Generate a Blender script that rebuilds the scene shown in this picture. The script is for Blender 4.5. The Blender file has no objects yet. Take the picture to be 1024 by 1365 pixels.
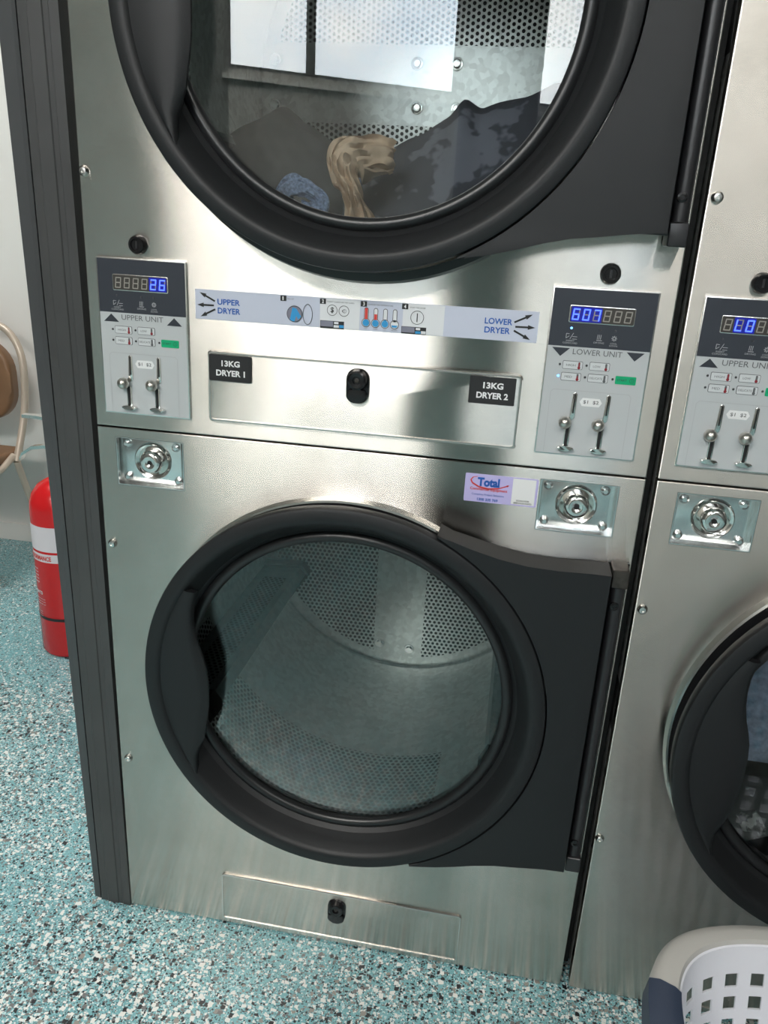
import bpy, bmesh, math, random
from mathutils import Vector, Matrix, noise
random.seed(7)
PI = math.pi
C = bpy.context.scene.collection

# ------------------------------------------------------------------ camera
F, YAW, PITCH, ROLL = 1060.89, -0.1549, 0.3436, -0.0555
CAM = Vector((0.6113, -1.0762, 1.2284))
cyw, syw, cp, sp = math.cos(YAW), math.sin(YAW), math.cos(PITCH), math.sin(PITCH)
fwd = Vector((syw*cp, cyw*cp, -sp)); rt = Vector((cyw, -syw, 0)); dn = fwd.cross(rt)
cr, sr = math.cos(ROLL), math.sin(ROLL)
r2 = rt*cr + dn*sr; d2 = -rt*sr + dn*cr
M = Matrix((r2, -d2, -fwd)).transposed().to_4x4(); M.translation = CAM
camd = bpy.data.cameras.new('camera'); cam = bpy.data.objects.new('camera', camd); C.objects.link(cam)
cam.matrix_world = M
camd.sensor_fit = 'VERTICAL'; camd.sensor_height = 36.0; camd.lens = F/1365*36.0
camd.clip_start = 0.02
bpy.context.scene.camera = cam

# ------------------------------------------------------------------ view / world / lights
vs = bpy.context.scene.view_settings
vs.view_transform = 'Standard'; vs.look = 'None'; vs.gamma = 1.0; vs.exposure = 0.12
try: vs.use_curve_mapping = False
except Exception: pass
SKY = 13.0
W = bpy.data.worlds.new('sky'); bpy.context.scene.world = W; W.use_nodes = True
nt = W.node_tree; nt.nodes.clear()
wo = nt.nodes.new('ShaderNodeOutputWorld'); bgn = nt.nodes.new('ShaderNodeBackground')
tc = nt.nodes.new('ShaderNodeTexCoord'); nz = nt.nodes.new('ShaderNodeTexNoise'); rmp = nt.nodes.new('ShaderNodeValToRGB')
nz.inputs['Scale'].default_value = 7.0; nz.inputs['Detail'].default_value = 7; nz.inputs['Roughness'].default_value = .6
rmp.color_ramp.elements[0].position = .36; rmp.color_ramp.elements[0].color = (.70, .79, .90, 1)
rmp.color_ramp.elements[1].position = .58; rmp.color_ramp.elements[1].color = (1, 1, 1, 1)
nt.links.new(tc.outputs['Generated'], nz.inputs['Vector']); nt.links.new(nz.outputs['Fac'], rmp.inputs['Fac'])
nt.links.new(rmp.outputs['Color'], bgn.inputs['Color']); bgn.inputs['Strength'].default_value = SKY
nt.links.new(bgn.outputs[0], wo.inputs[0])

def area(name, loc, rot, sx, sy, power, col=(1, 1, 1)):
    l = bpy.data.lights.new(name, 'AREA'); l.shape = 'RECTANGLE'; l.size = sx; l.size_y = sy; l.energy = power; l.color = col
    o = bpy.data.objects.new(name, l); C.objects.link(o); o.location = loc; o.rotation_euler = rot
    return o
area('fill_light_front', (-0.6, -2.9, 3.1), (0, 0, 0), 1.5, .8, 108, (1, .965, .92))  # added overhead fill light for the dryer fronts, drums and floor
area('fill_light_right', (1.75, -2.7, 3.1), (0, 0, 0), 1.1, .8, 30, (1, .965, .92))  # added light, brightens the steel of the right-hand dryer
area('fill_light_back', (-1.4, 0.4, 3.1), (0, 0, 0), 1.0, .5, 36, (1, .97, .93))  # added light, lifts the back wall around the chair

# ------------------------------------------------------------------ materials
def newmat(name):
    m = bpy.data.materials.new(name); m.use_nodes = True
    n = m.node_tree.nodes; b = n['Principled BSDF']
    return m, m.node_tree, n, b
def setin(b, **k):
    for a, v in k.items():
        b.inputs[a.replace('_', ' ')].default_value = v
def noise_n(nt, scale, detail=3, rough=.5, vec=None, mapping=None):
    t = nt.nodes.new('ShaderNodeTexNoise'); t.inputs['Scale'].default_value = scale
    t.inputs['Detail'].default_value = detail; t.inputs['Roughness'].default_value = rough
    c = nt.nodes.new('ShaderNodeTexCoord'); src = c.outputs['Object']
    if mapping:
        mp = nt.nodes.new('ShaderNodeMapping'); mp.inputs['Scale'].default_value = mapping
        nt.links.new(src, mp.inputs[0]); src = mp.outputs[0]
    nt.links.new(src, t.inputs['Vector'])
    return t
def ramp(nt, src, stops):
    r = nt.nodes.new('ShaderNodeValToRGB'); e = r.color_ramp.elements
    while len(e) < len(stops): e.new(.5)
    for i, (p_, c_) in enumerate(stops):
        e[i].position = p_; e[i].color = (*c_, 1) if len(c_) == 3 else c_
    nt.links.new(src, r.inputs[0]); return r
def bump(nt, src, b, strength, dist):
    bp_ = nt.nodes.new('ShaderNodeBump'); bp_.inputs['Strength'].default_value = strength; bp_.inputs['Distance'].default_value = dist
    nt.links.new(src, bp_.inputs['Height']); nt.links.new(bp_.outputs[0], b.inputs['Normal']); return bp_

def plain(name, col, rough=.5, metal=0., var=.0, scale=40, bmp=0., bscale=600, emit=None, es=0, spec=.5):
    m, nt, n, b = newmat(name)
    setin(b, Base_Color=(*col, 1), Roughness=rough, Metallic=metal, Specular_IOR_Level=spec)
    if var > 0:
        t = noise_n(nt, scale, 4)
        lo = tuple(max(0, c*(1-var)) for c in col); hi = tuple(min(1, c*(1+var)) for c in col)
        r = ramp(nt, t.outputs['Fac'], [(.3, lo), (.7, hi)]); nt.links.new(r.outputs[0], b.inputs['Base Color'])
    if bmp > 0:
        t = noise_n(nt, bscale, 3); bump(nt, t.outputs['Fac'], b, bmp, .001)
    if emit:
        b.inputs['Emission Color'].default_value = (*emit, 1); b.inputs['Emission Strength'].default_value = es
    return m

def steel_mat():
    m, nt, n, b = newmat('brushed_stainless_steel')
    setin(b, Metallic=1.0, Roughness=.38, Anisotropic=1.0)
    tv = n.new('ShaderNodeCombineXYZ'); tv.inputs[0].default_value = 1; tv.inputs[2].default_value = 0
    nt.links.new(tv.outputs[0], b.inputs['Tangent'])
    t = noise_n(nt, 9, 5, .6); r = ramp(nt, t.outputs['Fac'], [(.3, (.60, .565, .515)), (.7, (.70, .66, .61))])
    g = noise_n(nt, 300, 1, .5, mapping=(.30, 1, 1)); gr = ramp(nt, g.outputs['Fac'], [(.2, (.90, .90, .90)), (.8, (1, 1, 1))])
    mx = n.new('ShaderNodeMix'); mx.data_type = 'RGBA'; mx.blend_type = 'MULTIPLY'; mx.inputs[0].default_value = .8
    nt.links.new(r.outputs[0], mx.inputs[6]); nt.links.new(gr.outputs[0], mx.inputs[7]); nt.links.new(mx.outputs[2], b.inputs['Base Color'])
    s = noise_n(nt, 6, 6, .65); rr = ramp(nt, s.outputs['Fac'], [(.3, (.245,)*3), (.75, (.275,)*3)])
    nt.links.new(rr.outputs[0], b.inputs['Roughness'])
    # slight oil-canning of the thin sheet, wiping smears
    w = noise_n(nt, 3.2, 1, .4); bw = bump(nt, w.outputs['Fac'], b, .28, .007)
    gb = n.new('ShaderNodeBsdfAnisotropic'); gb.distribution = 'BECKMANN'; gb.inputs['Anisotropy'].default_value = .82
    nt.links.new(mx.outputs[2], gb.inputs['Color']); nt.links.new(rr.outputs[0], gb.inputs['Roughness'])
    nt.links.new(bw.outputs[0], gb.inputs['Normal']); nt.links.new(tv.outputs[0], gb.inputs['Tangent'])
    nt.links.new(gb.outputs[0], n['Material Output'].inputs[0])
    return m

def galv(name, holes=None, col=(.70, .73, .72), rough=.36):
    """galvanised sheet; holes = ('wall'|'wallv'|'cyl'|'lift', params)"""
    m, nt, n, b = newmat(name)
    setin(b, Metallic=.7, Roughness=rough)
    v = n.new('ShaderNodeTexVoronoi'); v.inputs['Scale'].default_value = 95
    c = n.new('ShaderNodeTexCoord'); nt.links.new(c.outputs['Object'], v.inputs['Vector'])
    r = ramp(nt, v.outputs['Color'], [(0, tuple(k*.86 for k in col)), (1, tuple(min(1, k*1.12) for k in col))])
    sepc = n.new('ShaderNodeSeparateColor'); nt.links.new(v.outputs['Color'], sepc.inputs[0]); nt.links.new(sepc.outputs[0], r.inputs[0])
    nt.links.new(r.outputs[0], b.inputs['Base Color'])
    if not holes: return m
    def math_(op, a, b2=None, clamp=False):
        q = n.new('ShaderNodeMath'); q.operation = op; q.use_clamp = clamp
        for i, x in enumerate((a, b2)):
            if x is None: continue
            if isinstance(x, (int, float)): q.inputs[i].default_value = x
            else: nt.links.new(x, q.inputs[i])
        return q.outputs[0]
    uvn = n.new('ShaderNodeUVMap'); uvn.uv_map = 'UVMap'
    sx = n.new('ShaderNodeSeparateXYZ'); nt.links.new(uvn.outputs[0], sx.inputs[0])
    U, V = sx.outputs[0], sx.outputs[1]
    p_, rad = .0114, .0036
    a, bb = p_*math.sqrt(3), p_        # rectangular cell holding two staggered holes
    def lattice(ou, ov):
        fu = math_('FRACT', math_('DIVIDE', math_('ADD', U, 50*a+ou), a)); fv = math_('FRACT', math_('DIVIDE', math_('ADD', V, 80*bb+ov), bb))
        du = math_('MULTIPLY', math_('SUBTRACT', fu, .5), a); dv = math_('MULTIPLY', math_('SUBTRACT', fv, .5), bb)
        return math_('SQRT', math_('ADD', math_('MULTIPLY', du, du), math_('MULTIPLY', dv, dv)))
    d = math_('MINIMUM', lattice(0, 0), lattice(a/2, bb/2))
    hole = math_('LESS_THAN', d, rad)
    rimm = math_('LESS_THAN', d, rad*1.28)
    mask = None
    for ch, lo, hi, inv in holes:
        s_ = {'U': U, 'V': V, 'R': math_('SQRT', math_('ADD', math_('MULTIPLY', U, U), math_('MULTIPLY', V, V)))}[ch]
        k = math_('MULTIPLY', math_('GREATER_THAN', s_, lo), math_('LESS_THAN', s_, hi))
        if inv: k = math_('SUBTRACT', 1.0, k)
        mask = k if mask is None else math_('MULTIPLY', mask, k)
    hole = math_('MULTIPLY', hole, mask); rimm = math_('MULTIPLY', rimm, mask)
    bp_ = n.new('ShaderNodeBump'); bp_.inputs['Strength'].default_value = .8; bp_.inputs['Distance'].default_value = .0012; bp_.invert = True
    nt.links.new(rimm, bp_.inputs['Height']); nt.links.new(bp_.outputs[0], b.inputs['Normal'])
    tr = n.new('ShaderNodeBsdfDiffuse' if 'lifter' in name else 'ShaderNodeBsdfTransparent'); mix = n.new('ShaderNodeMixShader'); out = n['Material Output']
    if 'lifter' in name: tr.inputs[0].default_value = (.01, .012, .012, 1)  # lifter holes are coloured near-black, standing for the shade inside
    nt.links.new(hole, mix.inputs[0]); nt.links.new(b.outputs[0], mix.inputs[1]); nt.links.new(tr.outputs[0], mix.inputs[2])
    nt.links.new(mix.outputs[0], out.inputs[0])
    return m

def glass_mat(name, tint=(.86, .93, .91), ior=1.5, rough=.0):
    m = bpy.data.materials.new(name); m.use_nodes = True; nt = m.node_tree; n = nt.nodes; n.clear()
    o = n.new('ShaderNodeOutputMaterial'); mx = n.new('ShaderNodeMixShader'); t = n.new('ShaderNodeBsdfTransparent'); g = n.new('ShaderNodeBsdfGlossy')
    f = n.new('ShaderNodeFresnel'); f.inputs[0].default_value = ior; t.inputs[0].default_value = (*tint, 1); g.inputs['Roughness'].default_value = rough
    nt.links.new(f.outputs[0], mx.inputs[0]); nt.links.new(t.outputs[0], mx.inputs[1]); nt.links.new(g.outputs[0], mx.inputs[2]); nt.links.new(mx.outputs[0], o.inputs[0])
    return m

def floor_mat():
    m, nt, n, b = newmat('teal_flake_epoxy'); setin(b, Roughness=.28)
    c = n.new('ShaderNodeTexCoord'); cur = None
    base = noise_n(nt, 5, 3); rb = ramp(nt, base.outputs['Fac'], [(.3, (.17, .41, .45)), (.7, (.22, .48, .52))]); cur = rb.outputs[0]
    def layer(cur, scale, thr, stops, seed, warp):
        nzv = n.new('ShaderNodeTexNoise'); nzv.inputs['Scale'].default_value = scale*.9; nzv.inputs['Detail'].default_value = 2
        nt.links.new(c.outputs['Object'], nzv.inputs['Vector'])
        ad = n.new('ShaderNodeVectorMath'); ad.operation = 'MULTIPLY_ADD'; nt.links.new(nzv.outputs['Color'], ad.inputs[0])
        ad.inputs[1].default_value = (warp,)*3
        of = n.new('ShaderNodeVectorMath'); of.operation = 'ADD'; of.inputs[1].default_value = (seed, seed*1.7, 0)
        nt.links.new(c.outputs['Object'], of.inputs[0]); nt.links.new(of.outputs[0], ad.inputs[2])
        fl = n.new('ShaderNodeVectorMath'); fl.operation = 'MULTIPLY'; fl.inputs[1].default_value = (1, 1, 0); nt.links.new(ad.outputs[0], fl.inputs[0])
        v = n.new('ShaderNodeTexVoronoi'); v.inputs['Scale'].default_value = scale; v.distance = 'CHEBYCHEV'; nt.links.new(fl.outputs[0], v.inputs['Vector'])
        s = n.new('ShaderNodeSeparateColor'); nt.links.new(v.outputs['Color'], s.inputs[0])
        rc = ramp(nt, s.outputs[0], stops); rc.color_ramp.interpolation = 'CONSTANT'
        # chips of random size: distance < thr*random
        mm = n.new('ShaderNodeMath'); mm.operation = 'MULTIPLY'; nt.links.new(s.outputs[1], mm.inputs[0]); mm.inputs[1].default_value = thr
        dn_ = noise_n(nt, 1.6, 2); dr = ramp(nt, dn_.outputs['Fac'], [(.38, (.85,)*3), (.6, (1.25,)*3)]); mm2 = n.new('ShaderNodeMath'); mm2.operation = 'MULTIPLY'; nt.links.new(mm.outputs[0], mm2.inputs[0]); nt.links.new(dr.outputs[0], mm2.inputs[1]); mm = mm2
        lt = n.new('ShaderNodeMath'); lt.operation = 'LESS_THAN'; nt.links.new(v.outputs['Distance'], lt.inputs[0]); nt.links.new(mm.outputs[0], lt.inputs[1])
        mx = n.new('ShaderNodeMix'); mx.data_type = 'RGBA'; nt.links.new(lt.outputs[0], mx.inputs[0]); nt.links.new(cur, mx.inputs[6]); nt.links.new(rc.outputs[0], mx.inputs[7])
        return mx.outputs[2]
    wh, bk, gy, tn, lt_ = (.80, .81, .78), (.012, .014, .018), (.17, .17, .17), (.30, .28, .25), (.50, .70, .72)
    cur = layer(cur, 400, .50, [(0, wh), (.13, lt_), (.30, bk), (.64, gy), (.90, wh)], 3.1, .003)
    cur = layer(cur, 210, .44, [(0, wh), (.30, gy), (.44, bk), (.76, tn), (.86, lt_)], 1.3, .005)
    cur = layer(cur, 105, .37, [(0, wh), (.40, gy), (.54, bk), (.76, tn), (.86, wh)], 7.7, .008)
    nt.links.new(cur, b.inputs['Base Color'])
    t = noise_n(nt, 160, 2); bump(nt, t.outputs['Fac'], b, .12, .001)
    return m

MT = {}
MT['steel'] = steel_mat()
MT['galv'] = galv('galvanised_sheet')
MT['wall_h'] = galv('perforated_drum_back', [('R', -1, .343, False), ('V', -.059, .087, True)], col=(.72, .74, .73))
MT['wall_v'] = galv('perforated_drum_back_upright', [('R', -1, .343, False), ('V', -.070, .052, True)], col=(.72, .74, .73))
MT['cylmat'] = galv('perforated_drum_shell', [('U', .0, .325, False), ('V', -.07, .07, True)])
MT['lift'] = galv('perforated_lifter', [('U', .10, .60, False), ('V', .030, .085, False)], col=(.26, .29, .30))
MT['black'] = plain('black_plastic', (.0085, .0095, .0108), .50, bmp=.08, bscale=1500, spec=.45)
MT['blackgloss'] = plain('black_lock_plastic', (.008, .008, .009), .22)
MT['rubber'] = plain('black_rubber', (.012, .013, .014), .33)
MT['rod'] = plain('black_painted_steel', (.02, .02, .022), .32, spec=.6)
MT['knuckle'] = plain('worn_black_steel', (.07, .062, .055), .35, metal=.6, var=.3, scale=90)
MT['chrome'] = plain('polished_chrome', (.78, .77, .74), .12, metal=1)
MT['zinc'] = plain('zinc_plated_steel', (.76, .77, .76), .22, metal=1, var=.08, scale=60)
MT['satin'] = plain('satin_steel_edge', (.75, .74, .71), .25, metal=1)
MT['shroud'] = plain('shade_black_duct_steel', (.02, .022, .022), .6)  # near-black so drum holes look dark: shade put into the colour
MT['knob'] = plain('brushed_nickel_knob', (.62, .59, .54), .30, metal=1)
MT['dark'] = plain('void_shade_black', (.008, .008, .008), .6)  # near-black in place of the shade inside gaps and slots
MT['faceplate'] = plain('grey_faceplate', (.50, .52, .53), .38)
MT['facedark'] = plain('slate_faceplate', (.035, .040, .052), .35)
MT['dispglass'] = plain('display_window', (.07, .065, .06), .12)
MT['ghost'] = plain('unlit_segment', (.30, .28, .25), .5)
MT['blueled'] = plain('lit_blue_segment', (.01, .02, .6), .5, emit=(.08, .16, 1.0), es=2.2)
MT['bluehalo'] = plain('lit_blue_window', (.01, .015, .25), .3, emit=(.01, .02, .8), es=.12)
MT['ledoff'] = plain('unlit_indicator', (.05, .05, .055), .3)
MT['ledon'] = plain('lit_blue_indicator', (.1, .3, 1), .3, emit=(.15, .45, 1), es=3)
MT['inkblack'] = plain('black_ink', (.015, .015, .016), .5)
MT['inkgrey'] = plain('grey_ink', (.11, .115, .12), .5)
MT['inkwhite'] = plain('white_ink', (.80, .80, .80), .5)
MT['inkpale'] = plain('pale_ink', (.42, .43, .44), .5)
MT['inkblue'] = plain('blue_ink', (.012, .10, .42), .5)
MT['cyan'] = plain('cyan_ink', (.03, .30, .62), .5)
MT['inkred'] = plain('red_ink', (.65, .05, .04), .5)
MT['darkred'] = plain('dark_red_ink', (.25, .01, .02), .5)
MT['green'] = plain('green_button', (.0, .38, .16), .4)
MT['btn'] = plain('pale_button', (.60, .62, .63), .4)
MT['sticker'] = plain('lavender_grey_sticker', (.56, .59, .70), .35)
MT['stwhite'] = plain('white_sticker', (.74, .75, .77), .35)
MT['stgrey'] = plain('grey_sticker_cell', (.22, .22, .28), .35)
MT['lilac'] = plain('lilac_sticker', (.52, .47, .78), .3)
MT['yellow'] = plain('yellow_warning', (.75, .62, .05), .4)
MT['orange'] = plain('orange_warning', (.75, .24, .05), .4)
MT['glass'] = glass_mat('door_glass', (.945, .965, .955))
MT['wglass'] = glass_mat('window_glass', (.97, .98, .98))
MT['alu'] = plain('charcoal_aluminium', (.070, .070, .070), .40, metal=.2, var=.12, scale=6)
MT['alud'] = plain('black_aluminium_groove', (.012, .012, .012), .5)
MT['alul'] = plain('grey_aluminium_face', (.085, .087, .09), .34, metal=.3, var=.1, scale=6)
MT['wall'] = plain('white_painted_wall', (.80, .79, .76), .6, var=.03, scale=2, bmp=.05, bscale=200)
MT['wallfar'] = plain('pale_painted_wall', (.45, .44, .41), .6, var=.03, scale=2)
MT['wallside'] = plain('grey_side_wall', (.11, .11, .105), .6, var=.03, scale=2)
MT['ceil'] = plain('white_ceiling', (.55, .54, .51), .7)
MT['skirt'] = plain('white_gloss_skirting', (.74, .73, .70), .35)
MT['floor'] = floor_mat()
MT['red'] = plain('red_enamel', (.62, .012, .015), .22)
MT['labwhite'] = plain('white_label', (.72, .68, .72), .4)
MT['brass'] = plain('brass', (.7, .45, .1), .3, metal=1)
MT['cream'] = plain('cream_painted_tube', (.52, .44, .36), .3, metal=.2)
MT['vinyl'] = plain('brown_vinyl', (.21, .115, .06), .36, var=.1, scale=12, bmp=.2, bscale=300)
MT['bwhite'] = plain('white_basket_plastic', (.78, .79, .84), .42)
MT['brim'] = plain('light_grey_rubber_rim', (.50, .49, .46), .5)
MT['bnavy'] = plain('slate_blue_grip', (.035, .05, .085), .45)
def cloth(name, col, var=.12, sc=25, bsc=700, b=.35): return plain(name, col, .9, var=var, scale=sc, bmp=b, bscale=bsc, spec=.2)
MT['c_dark'] = cloth('charcoal_cloth', (.085, .088, .094))
MT['c_navy'] = cloth('dark_navy_cloth', (.045, .052, .075))
MT['c_tan'] = cloth('tan_cloth', (.46, .35, .26), .2)
MT['c_blue'] = cloth('slate_blue_knit', (.14, .19, .30), .45, 220)
MT['c_jean'] = cloth('pale_blue_towelling', (.22, .30, .45), .3, 120, 400)
MT['c_black'] = cloth('black_green_cloth', (.03, .036, .036), .3)
MT['c_white'] = cloth('white_cloth', (.62, .62, .60), .05)
def patterned(name, a, b2, sc):
    m, nt, n, b = newmat(name); setin(b, Roughness=.9)
    t = noise_n(nt, sc, 3, .6); r = ramp(nt, t.outputs['Fac'], [(.50, a), (.54, b2)]); nt.links.new(r.outputs[0], b.inputs['Base Color']); return m
MT['c_print'] = patterned('black_white_print', (.02, .02, .02), (.8, .8, .78), 60)
MT['c_spot'] = patterned('damp_spotted_denim', (.045, .050, .066), (.12, .13, .165), 14)

# ------------------------------------------------------------------ mesh helpers
class MB:
    def __init__(s): s.bm = bmesh.new(); s.uv = None
    def verts(s, vs): return [s.bm.verts.new(v) for v in vs]
    def face(s, f):
        try: return s.bm.faces.new(f)
        except ValueError: return None
    def box(s, x0, x1, y0, y1, z0, z1, bev=0, seg=2):
        vs = s.verts([(x, y, z) for x in (x0, x1) for y in (y0, y1) for z in (z0, z1)])
        fs = [s.face([vs[i] for i in q]) for q in ((0, 1, 3, 2), (4, 6, 7, 5), (0, 4, 5, 1), (2, 3, 7, 6), (0, 2, 6, 4), (1, 5, 7, 3))]
        if bev: bmesh.ops.bevel(s.bm, geom=list({e for f in fs for e in f.edges}), offset=bev, segments=seg, affect='EDGES', profile=.6)
        return s
    def prism(s, pts, y0, y1, bev=0, seg=2, front_only=True):
        """pts in (x,z), extruded between y0 (front) and y1"""
        a = s.verts([(x, y0, z) for x, z in pts]); b = s.verts([(x, y1, z) for x, z in pts]); n = len(pts)
        ff = s.face(a); s.face(b[::-1])
        for i in range(n): s.face([a[i], b[i], b[(i+1) % n], a[(i+1) % n]])
        if bev and ff: bmesh.ops.bevel(s.bm, geom=list(ff.edges), offset=bev, segments=seg, affect='EDGES', profile=.6)
        return s
    def flat(s, pts, y):
        s.face(s.verts([(x, y, z) for x, z in pts])); return s
    def lathe(s, prof, cx, cz, n=96, a0=0, a1=2*PI, closed=True):
        """profile (r, y) around the y axis through (cx, cz)"""
        full = abs(a1-a0-2*PI) < 1e-6; m = n if full else n+1
        rings = []
        for i in range(m):
            a = a0+(a1-a0)*i/n; ca, sa = math.cos(a), math.sin(a)
            rings.append([s.bm.verts.new((cx+r*ca, y, cz+r*sa)) if r > 1e-7 or i == 0 else rings[0][j] for j, (r, y) in enumerate(prof)])
        k = len(prof)
        for i in range(n):
            A, B = rings[i], rings[(i+1) % m]
            for j in range(k if closed else k-1):
                q = [A[j], A[(j+1) % k], B[(j+1) % k], B[j]]
                u = []
                for v in q:
                    if v not in u: u.append(v)
                if len(u) > 2: s.face(u)
        return s
    def tube(s, pts, r, n=10, cap=True, closed=False):
        pts = [Vector(p_) for p_ in pts]; rings = []; N = len(pts)
        rr = r if isinstance(r, (list, tuple)) else [r]*N
        prev = None
        for i, p_ in enumerate(pts):
            if closed: t = (pts[(i+1) % N]-pts[i-1])
            else: t = pts[min(i+1, N-1)]-pts[max(i-1, 0)]
            t.normalize()
            if prev is None:
                up = Vector((0, 0, 1)) if abs(t.z) < .9 else Vector((1, 0, 0))
                u = t.cross(up).normalized()
            else: u = (prev-t*prev.dot(t)).normalized()
            prev = u; v = t.cross(u)
            rings.append([s.bm.verts.new(p_+(u*math.cos(2*PI*k/n)+v*math.sin(2*PI*k/n))*rr[i]) for k in range(n)])
        for i in range(N if closed else N-1):
            A, B = rings[i], rings[(i+1) % N]
            for k in range(n): s.face([A[k], A[(k+1) % n], B[(k+1) % n], B[k]])
        if cap and not closed: s.face(rings[0][::-1]); s.face(rings[-1])
        return s
    def lathez(s, prof, cx, cy, n=48):
        """profile (r, z) around a vertical axis"""
        rings = []
        for i in range(n):
            a = 2*PI*i/n
            rings.append([s.bm.verts.new((cx+r*math.cos(a), cy+r*math.sin(a), z)) for r, z in prof])
        for i in range(n):
            A, B = rings[i], rings[(i+1) % n]
            for j in range(len(prof)-1): s.face([A[j], B[j], B[j+1], A[j+1]])
        for j, fl in ((0, True), (-1, False)):
            if prof[j][0] > 1e-6: s.face([q[j] for q in rings][::-1 if fl else 1])
        return s
    def ball(s, c, r, n=14):
        bmesh.ops.create_uvsphere(s.bm, u_segments=n*2, v_segments=n, radius=1, matrix=Matrix.Translation(c) @ Matrix.Diagonal((*((r,)*3 if isinstance(r, (int, float)) else r), 1)))
        return s

def link(name, bm, mat, parent=None, smooth=30):
    if isinstance(bm, MB): bm = bm.bm
    bmesh.ops.remove_doubles(bm, verts=bm.verts, dist=1e-6)
    bmesh.ops.recalc_face_normals(bm, faces=bm.faces)
    me = bpy.data.meshes.new(name); bm.to_mesh(me); bm.free()
    o = bpy.data.objects.new(name, me); C.objects.link(o)
    mats = mat if isinstance(mat, (list, tuple)) else [mat]
    for q in mats: me.materials.append(MT[q])
    if smooth:
        try: me.shade_smooth()
        except Exception: me.polygons.foreach_set('use_smooth', [True]*len(me.polygons))
        try: me.set_sharp_from_angle(angle=math.radians(smooth))
        except Exception: pass
    if parent: o.parent = parent
    return o
def cut(o, cutters):
    """apply boolean differences, then drop the cutters"""
    objs = []
    for i, cb in enumerate(cutters):
        bm = cb.bm; bmesh.ops.recalc_face_normals(bm, faces=bm.faces)
        me = bpy.data.meshes.new('cutter'); bm.to_mesh(me); bm.free(); co = bpy.data.objects.new('cutter', me); C.objects.link(co); objs.append(co)
        md = o.modifiers.new('b', 'BOOLEAN'); md.operation = 'DIFFERENCE'; md.object = co; md.solver = 'EXACT'
    bpy.context.view_layer.update()
    dg = bpy.context.evaluated_depsgraph_get()
    me = bpy.data.meshes.new_from_object(o.evaluated_get(dg)); old = o.data
    o.modifiers.clear(); o.data = me; me.name = old.name
    for co in objs: bpy.data.objects.remove(co)
    me.polygons.foreach_set('use_smooth', [True]*len(me.polygons))
    try: me.set_sharp_from_angle(angle=math.radians(10))
    except Exception: pass
def thing(name, label, cat, loc=(0, 0, 0), rz=0, group=None):
    o = bpy.data.objects.new(name, None); o.empty_display_size = .1; C.objects.link(o); o.location = loc; o.rotation_euler = (0, 0, rz)
    return tag(o, label, cat, group)
def tag(o, label, cat, group=None):
    o['label'] = label; o['category'] = cat
    if group: o['group'] = group
    return o
def struct(name, bm, mat, smooth=30):
    o = link(name, bm, mat, smooth=smooth); o['kind'] = 'structure'; return o

def rrect(x0, x1, z0, z1, r, n=5):
    pts = []
    for cx, cz, a in ((x1-r, z0+r, -90), (x1-r, z1-r, 0), (x0+r, z1-r, 90), (x0+r, z0+r, 180)):
        for k in range(n+1):
            t = math.radians(a+90*k/n); pts.append((cx+r*math.cos(t), cz+r*math.sin(t)))
    return pts
def circ(cx, cz, r, n=24, rz=None):
    return [(cx+r*math.cos(2*PI*k/n), cz+(rz or r)*math.sin(2*PI*k/n)) for k in range(n)]

def text_mesh(s, x0, zb, w, h, y, bold=0., align='L', target=None, spacing=1.0):
    """flat lettering facing -y, fitted into the box x0..x0+w, zb..zb+h"""
    cu = bpy.data.curves.new('t', 'FONT'); cu.body = s; cu.size = 1; cu.offset = bold; cu.resolution_u = 3; cu.space_character = spacing
    cu.align_x = 'CENTER' if align == 'C' else 'LEFT'; cu.space_line = .95
    o = bpy.data.objects.new('t', cu); C.objects.link(o); bpy.context.view_layer.update()
    dg = bpy.context.evaluated_depsgraph_get(); me = bpy.data.meshes.new_from_object(o.evaluated_get(dg))
    bpy.data.objects.remove(o)
    xs = [v.co.x for v in me.vertices]; ys = [v.co.y for v in me.vertices]
    a, b, c, d = min(xs), max(xs), min(ys), max(ys)
    tgt = target or MB(); vs = [tgt.bm.verts.new((x0+(v.co.x-a)/(b-a)*w, y, zb+(v.co.y-c)/(d-c)*h)) for v in me.vertices]
    for f in me.polygons: tgt.face([vs[i] for i in f.vertices])
    return tgt
def letters(name, s, x0, zb, w, h, y, mat, parent, bold=0.02, align='L'):
    return link(name, text_mesh(s, x0, zb, w, h, y, bold, align), mat, parent, smooth=0)

# ------------------------------------------------------------------ setting
WY = 1.55
struct('floor', MB().box(-3.3, 3.4, -7.0, WY+.1, -.1, 0), 'floor', 0)
struct('wall_back', MB().box(-3.3, 3.4, WY, WY+.1, 0, 3.2), 'wall', 0)
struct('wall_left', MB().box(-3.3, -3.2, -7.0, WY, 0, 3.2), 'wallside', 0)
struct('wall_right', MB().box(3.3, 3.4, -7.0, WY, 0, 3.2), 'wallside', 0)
struct('ceiling', MB().box(-3.3, 3.4, -7.0, WY+.1, 3.2, 3.3), 'ceil', 0)
sk = MB(); sk.prism([(-3.2, 0), (3.3, 0), (3.3, .07), (-3.2, .07)], WY-.014, WY, bev=.004); struct('baseboard_back', sk, 'skirt')
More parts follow.
